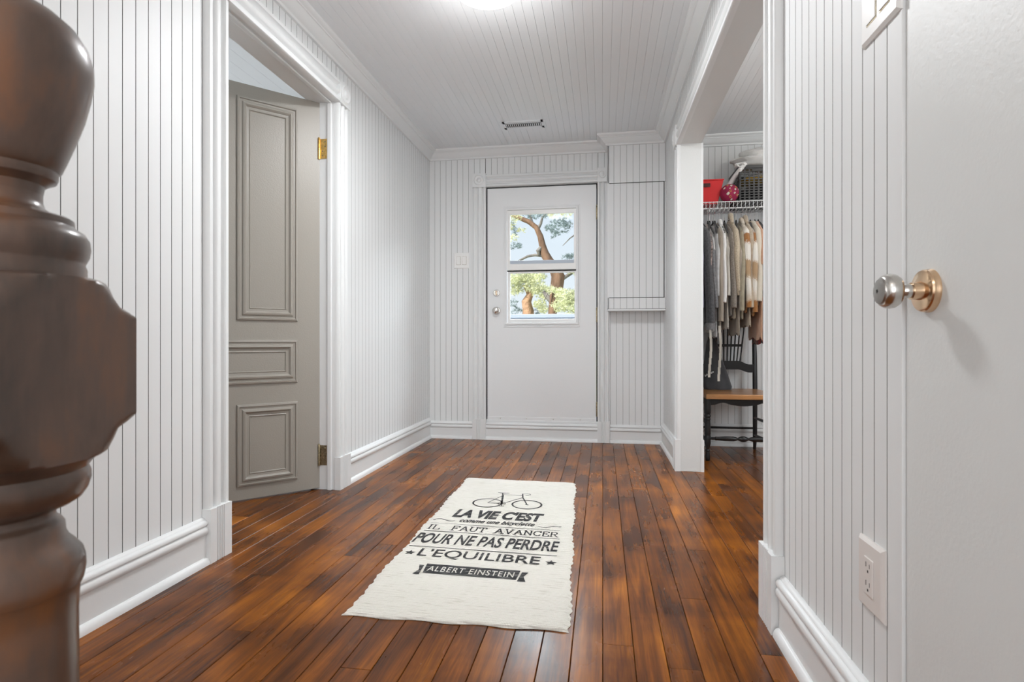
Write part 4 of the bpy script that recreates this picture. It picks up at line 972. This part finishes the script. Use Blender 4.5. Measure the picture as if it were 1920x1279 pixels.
# seat
N_ = 14; sp = []
for i in range(N_+1):
    k = i/N_; sp.append((FX0-.012+(FX1-FX0+.024)*k, FY-.034-.012*math.sin(PI*k)))
rr = [(RX1+.014, RY+.012), (RX0-.014, RY+.012)]
out = sp+rr
mb = MB(); zt, zb = .447, .414; n = len(out)
vs = [(x, y, zb) for x, y in out]+[(x, y, zt-.004) for x, y in out]+[(x+(.915-x)*.02, y+(4.17-y)*.02, zt) for x, y in out]
mb.add(vs, [tuple(range(n)), tuple(2*n+i for i in range(n))]+[(j*n+i, j*n+(i+1) % n, (j+1)*n+(i+1) % n, (j+1)*n+i) for j in (0, 1) for i in range(n)])
mb.build('seat', SEATW, chr_, bevel=.003)
prof = [(.0005, 0), (.012, 0), (.0155, .006), (.0165, .022), (.0135, .045), (.0115, .060), (.0165, .066), (.0165, .072), (.0120, .078), (.0165, .100), (.0205, .120), (.0205, .165), (.0180, .172), (.0205, .180), (.0195, .215), (.0175, .262), (.0170, .272), (.0205, .278), (.0165, .286), (.0205, .296), (.0205, .303), (.0165, .310), (.0215, .320), (.0225, .345), (.0215, .4139), (.0005, .4139)]
for x in (FX0+.004, FX1-.004):
    pr_ = prof if x > .9 else prof[:-2]+[(.0215, .440), (.018, .4462), (.0005, .4465)]
    yy = FY+.0 if x > .9 else FY-.006
    MB().lathe(prof, (x, FY, 0), seg=20).build('leg', BLKWOOD, chr_, smooth=True)
# front apron with scalloped edge
ax = [FX0+.02+(FX1-FX0-.04)*i/40 for i in range(41)]
def sc(k):
    k = abs(k-.5)*2
    return .372+(.018*math.exp(-((k-.62)/.2)**2)) - .0*k + (.000 if k > .25 else -.004*math.cos(k/.25*PI/2))
pts = [(x, sc(i/40)) for i, x in enumerate(ax)]+[(ax[-1], .4139), (ax[0], .4139)]
MB().extr(pts, lambda a, z: Vector((a, FY-.012, z)), lambda a, z: Vector((a, FY+.006, z))).build('front_apron', BLKWOOD, chr_)
for sx_, fx, rx_ in ((0, FX0+.01, RX0+.006), (1, FX1-.01, RX1-.006)):
    MB().add([(fx+a, y_, z) for a in (-.008, .008) for y_, z in ((FY+.02, .36), (FY+.02, .4139))]+[(rx_+a, y_, z) for a in (-.008, .008) for y_, z in ((RY-.015, .36), (RY-.015, .4139))],
             [(0, 1, 5, 4), (2, 3, 7, 6), (0, 2, 6, 4), (1, 3, 7, 5), (0, 1, 3, 2), (4, 5, 7, 6)]).build('side_apron', BLKWOOD, chr_)
    for zf, zr_ in ((.235, .235), (.112, .108)):
        MB().tube([(fx, FY, zf), ((fx+rx_)/2, (FY+RY)/2, (zf+zr_)/2), (rx_, RY, zr_)], [.007, .012, .007], 10).build('side_stretcher', BLKWOOD, chr_, smooth=True)
for x in (RX0, RX1):
    MB().tube([(x, RY+.012, 0), (x, RY+.002, .10), (x, RY, .42), (x, RY+.012, .70), (x, RY+.055, 1.03)], [.010, .0155, .0175, .0165, .013], 16).build('rear_post', BLKWOOD, chr_, smooth=True)
st_ = []
ex = [(.0, .007), (.05, .009), (.09, .009), (.10, .013), (.13, .012), (.24, .016), (.36, .016), (.40, .012), (.42, .008), (.44, .012), (.47, .018), (.50, .019), (.53, .018), (.56, .012), (.58, .008), (.60, .012), (.64, .016), (.76, .016), (.87, .012), (.90, .013), (.91, .009), (1, .007)]
MB().tube([(FX0+.01+(FX1-FX0-.02)*a, FY, .149) for a, r in ex], [r for a, r in ex], 14).build('front_stretcher', BLKWOOD, chr_, smooth=True)
MB().tube([(RX0, RY+.003, .155), (RX1, RY+.003, .157)], .0085, 10).build('rear_stretcher', BLKWOOD, chr_, smooth=True)
def slat(zf, h, hump, y0, name):
    P = []
    K = 28
    f = lambda k: hump*(.5-.5*math.cos(max(0, min(1, (min(k, 1-k)-.08)/.22))*PI))
    up = [(RX0+.01+(RX1-RX0-.02)*i/K, zf+h/2+f(i/K)) for i in range(K+1)]; dn = [(RX0+.01+(RX1-RX0-.02)*i/K, zf-h/2+f(i/K)*.85) for i in range(K, -1, -1)]
    MB().extr(up+dn, lambda a, z: Vector((a, y0-.008, z)), lambda a, z: Vector((a, y0+.008, z))).build(name, BLKWOOD, chr_)
slat(.597, .060, .026, RY+.004, 'lower_rail'); slat(.985, .07, .02, RY+.045, 'top_rail')
for i in range(10):
    k = i/9; xb = .800+.205*k; xt = .775+.275*k
    MB().tube([(xb, RY+.006, .642), (xb+(xt-xb)*.4, RY+.018, .77), (xt, RY+.042, .965)], .0052, 8).build('spindle', BLKWOOD, chr_, smooth=True)
MB().box(.796, 1.020, RY+.004, RY+.018, .758, .777).build('middle_rail', BLKWOOD, chr_, bevel=.002)

# dark cloth bag standing on the seat, with a lettered strap
F_BAG2 = fab('charcoal_canvas', (.075, .076, .082), bs=40, bp=.4, var=.25, vs=9)
tb = thing('tote_bag', (.81, 4.33, .448), 'charcoal cloth tote bag slumped on the chair seat against the backrest', 'bag')
lv = [(.4485, .735, .925, .055), (.470, .722, .928, .062), (.52, .722, .912, .058), (.60, .728, .885, .05), (.70, .738, .850, .04), (.78, .750, .828, .028), (.82, .762, .815, .015)]
vs = []; seg = 30
for z, a, b, t_ in lv:
    for i in range(seg):
        t = 2*PI*i/seg; f = 1+.12*math.sin(6*t+z*9)
        vs.append(((a+b)/2+(b-a)/2*math.cos(t), 4.335+t_*math.sin(t)*f, z))
n = len(lv); fs = [(j*seg+i, j*seg+(i+1) % seg, (j+1)*seg+(i+1) % seg, (j+1)*seg+i) for j in range(n-1) for i in range(seg)] + [tuple(range(seg)), tuple((n-1)*seg+i for i in range(seg))]
MB().add(vs, fs).build('bag_body', F_BAG2, tb, smooth=True)
MB().add([(.722, 4.262, .535), (.790, 4.262, .568), (.790, 4.262, .596), (.722, 4.262, .563), (.722, 4.270, .535), (.790, 4.270, .568), (.790, 4.270, .596), (.722, 4.270, .563)], [(0, 1, 2, 3), (4, 5, 6, 7), (0, 1, 5, 4), (1, 2, 6, 5), (2, 3, 7, 6), (3, 0, 4, 7)]).build('lettered_strap', BLACKM, tb)
mk = MB(); rn = random.Random(2)
for q in range(6):   # small white letter strokes on the strap, too small to read in the photograph
    x_ = .727+q*.0105; z_ = .5445+q*.0051
    mk.box(x_, x_+.0028, 4.2605, 4.2618, z_, z_+.014).box(x_, x_+.0075, 4.2605, 4.2618, z_+(.011 if q % 2 else .0), z_+(.014 if q % 2 else .003)).box(x_+.005, x_+.0075, 4.2605, 4.2618, z_+.002, z_+(.014 if q % 3 else .008))
mk.build('strap_lettering', PLATE, tb)

# ------------------------------------------------------------------ outside: ground, railing, pines
gm = mat('pale_grass', (.40, .42, .24), .95, bump=.5, bscale=8, var=.3, vscale=2)
structure(MB().box(-40, 40, 5.0, 70, -.35, -.30).build('ground', gm), 'pale sunlit ground outside beyond the back door', 'ground')
dk = mat('grey_deck_paint', (.50, .52, .56), .6)
dek = MB().box(-3, 1.8, 4.72, 6.25, -.10, -.02)
structure(dek.build('deck', dk), 'grey deck outside the back door', 'deck')
rlm = mat('pale_grey_rail_paint', (.27, .30, .35), .5)
rl_ = thing('deck_railing', (-.6, 6.05, -.02), 'pale grey deck railing seen through the bottom of the door window', 'railing')
MB().box(-3, 1.8, 5.98, 6.10, 1.045, 1.085).build('top_rail', rlm, rl_, bevel=.004)
MB().box(-3, 1.8, 6.01, 6.05, .985, 1.044).build('upper_rail', rlm, rl_, bevel=.003)
MB().box(-3, 1.8, 6.01, 6.05, .06, .12).build('lower_rail', rlm, rl_, bevel=.003)
bl = None
for i in range(30):
    xx = -2.9+i*.155
    b_ = MB().box(xx-.02, xx+.02, 6.015, 6.045, .12, .985).build('baluster', rlm, rl_)
for xx in (-2.95, -1.4, .3, 1.7): MB().box(xx-.045, xx+.045, 5.99, 6.08, -.018, 1.045).build('post', rlm, rl_)
BARK = mat('orange_pine_bark', (.20, .115, .075), .9, bump=1.0, bscale=14, bdist=.03, var=.55, vscale=5, bstretch=(1, 1, .35))
BARK2 = mat('bright_orange_bark', (.42, .25, .16), .9, bump=1.0, bscale=14, bdist=.03, var=.5, vscale=5)
BARKG = mat('grey_bark', (.22, .20, .19), .9, bump=.8, bscale=14, bdist=.02, var=.4, vscale=6)
def leafm(name, col):
    m = mat(name, col, .7, var=.35, vscale=3); b = m.node_tree.nodes['Principled BSDF']
    b.inputs['Subsurface Weight'].default_value = 0; return m
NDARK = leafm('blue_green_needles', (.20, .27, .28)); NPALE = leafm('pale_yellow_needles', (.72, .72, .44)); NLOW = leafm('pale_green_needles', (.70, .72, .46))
def tufts(name, cl, m, parent, n, seed, ln=.075):
    rn = random.Random(seed); vs = []; fs = []
    for (c, R) in cl:
        c = Vector(c)
        for _ in range(int(n*(R/.15)**2)):
            while True:
                d = Vector((rn.uniform(-1, 1), rn.uniform(-1, 1), rn.uniform(-1, 1)))
                if d.length < 1: break
            p = c + Vector((d.x*R*1.15, d.y*R, d.z*R*.75))
            for _ in range(7):
                q = Vector((rn.gauss(0, 1), rn.gauss(0, .6), rn.gauss(.35, .8))).normalized()*ln*rn.uniform(.6, 1.1)
                s = q.cross(Vector((rn.gauss(0, 1), 1, rn.gauss(0, 1)))).normalized()*.006
                k = len(vs); vs += [p-s, p+s, p+q]; fs.append((k, k+1, k+2))
    o = MB(); o.v = vs; o.f = fs
    org = wloc(parent); me = bpy.data.meshes.new(name); me.from_pydata([tuple(v-org) for v in vs], [], fs); me.materials.append(m)
    ob = bpy.data.objects.new(name, me); C.objects.link(ob); ob.parent = parent; ob['kind'] = 'stuff'; return ob
p1 = thing('pine_tree', (-1.25, 14, -.3), 'tall old pine with a crooked orange trunk seen through the door window', 'tree')
MB().tube([(-1.30, 14, -.3), (-1.19, 14, .6), (-1.19, 14, 1.28), (-1.22, 14, 1.47), (-1.21, 14, 1.72), (-1.12, 14, 2.08), (-1.08, 14, 2.39), (-1.16, 14, 2.58), (-1.31, 14, 2.77), (-1.42, 14, 2.97), (-1.47, 14, 3.17), (-1.52, 14, 3.39), (-1.62, 14, 3.61), (-1.81, 14, 3.76), (-2.06, 14, 3.87), (-2.41, 14, 4.02), (-2.9, 14, 4.25)],
          [.22, .16, .12, .11, .10, .16, .17, .15, .12, .11, .085, .075, .065, .06, .055, .05, .04], 14).build('trunk', BARK, p1, smooth=True)
for P, r_ in (([(-1.42, 14, 2.92), (-1.47, 13.98, 2.90), (-1.65, 14, 2.93), (-1.84, 14, 2.90), (-2.03, 14, 2.81), (-2.3, 14, 2.60)], [.03, .035, .035, .03, .025, .015]),
              ([(-1.59, 14, 3.56), (-1.51, 14, 3.70), (-1.47, 14, 3.85), (-1.28, 14, 4.05)], [.045, .035, .028, .015]),
              ([(-1.71, 14, 3.70), (-1.75, 14, 3.83), (-1.81, 14, 4.05)], [.035, .028, .018]),
              ([(-.45, 14, 3.52), (-.60, 14, 3.45), (-.79, 14, 3.32), (-.97, 14, 3.14)], [.03, .02, .015, .006]),
              ([(-1.09, 13.9, 2.17), (-1.19, 13.85, 2.02), (-1.33, 13.8, 1.96), (-1.40, 13.8, 1.80)], [.03, .02, .018, .012]),
              ([(-1.03, 14, 2.30), (-.88, 14, 2.39), (-.62, 14, 2.55), (-.1, 14, 3.0)], [.06, .045, .04, .03]),
              ([(-1.50, 13.95, 3.10), (-1.57, 13.93, 3.02), (-1.55, 13.95, 2.92)], [.05, .055, .03]),
              ([(-1.18, 14, 1.70), (-1.32, 14, 1.86), (-1.45, 14, 2.02)], [.07, .06, .04])):
    MB().tube(P, r_, 8).build('branch', BARKG, p1, smooth=True)
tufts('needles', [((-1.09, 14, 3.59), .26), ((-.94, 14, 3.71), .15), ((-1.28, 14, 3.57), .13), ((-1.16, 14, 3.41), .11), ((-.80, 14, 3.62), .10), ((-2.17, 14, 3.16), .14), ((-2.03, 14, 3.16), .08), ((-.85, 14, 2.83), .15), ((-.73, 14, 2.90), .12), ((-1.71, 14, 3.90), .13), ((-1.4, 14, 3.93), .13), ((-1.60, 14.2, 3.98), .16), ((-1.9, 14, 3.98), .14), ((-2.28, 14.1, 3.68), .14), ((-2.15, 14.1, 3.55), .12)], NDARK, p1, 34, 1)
tufts('sunlit_needles', [((-2.12, 13.8, 3.81), .14), ((-2.2, 13.8, 3.33), .14), ((-2.25, 13.8, 3.63), .12), ((-1.98, 13.9, 3.52), .10), ((-1.16, 13.9, 3.95), .18), ((-.88, 13.9, 3.92), .15), ((-.7, 13.9, 2.55), .2)], NPALE, p1, 34, 2)  # sunlight painted in by the paler needle colour
p2 = thing('pine_sapling', (-1.9, 15, -.3), 'bushy pale young pine with a pinkish trunk, lower left of the door window', 'tree')
MB().tube([(-1.97, 15, -.3), (-1.97, 15, 1.32), (-1.95, 15, 1.59), (-2.0, 15, 1.85), (-1.9, 15, 2.05), (-2.04, 15, 2.3)], [.22, .17, .15, .13, .10, .06], 12).build('trunk', BARK2, p2, smooth=True)
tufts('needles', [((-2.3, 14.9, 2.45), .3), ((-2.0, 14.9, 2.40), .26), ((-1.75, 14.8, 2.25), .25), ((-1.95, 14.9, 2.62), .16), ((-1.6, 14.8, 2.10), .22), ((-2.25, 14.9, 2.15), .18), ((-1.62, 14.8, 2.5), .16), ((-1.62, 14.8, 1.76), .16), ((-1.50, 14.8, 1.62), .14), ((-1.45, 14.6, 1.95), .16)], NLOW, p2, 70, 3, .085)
tufts('shaded_needles', [((-2.42, 15.3, 1.84), .16), ((-2.28, 15.3, 1.66), .16), ((-1.78, 15.3, 2.6), .13), ((-1.75, 15.3, 1.6), .12), ((-2.5, 15.3, 1.5), .2)], NDARK, p2, 26, 4)  # shade painted in by the darker needle colour
p3 = thing('pine_shrub', (-.8, 13.6, -.3), 'pale green pine bush right of the orange trunk in the lower window', 'shrub')
MB().tube([(-.8, 13.7, -.3), (-.82, 13.7, .8), (-.86, 13.7, 1.4)], [.06, .05, .02], 8).build('trunk', BARK2, p3, smooth=True)
tufts('needles', [((-.83, 13.5, 1.84), .26), ((-.98, 13.5, 1.63), .2), ((-1.02, 13.5, 1.98), .10), ((-.74, 13.5, 1.60), .2), ((-.60, 13.5, 1.85), .22), ((-.75, 13.5, 1.30), .22), ((-1.2, 13.5, 2.02), .10)], NLOW, p3, 75, 5, .085)
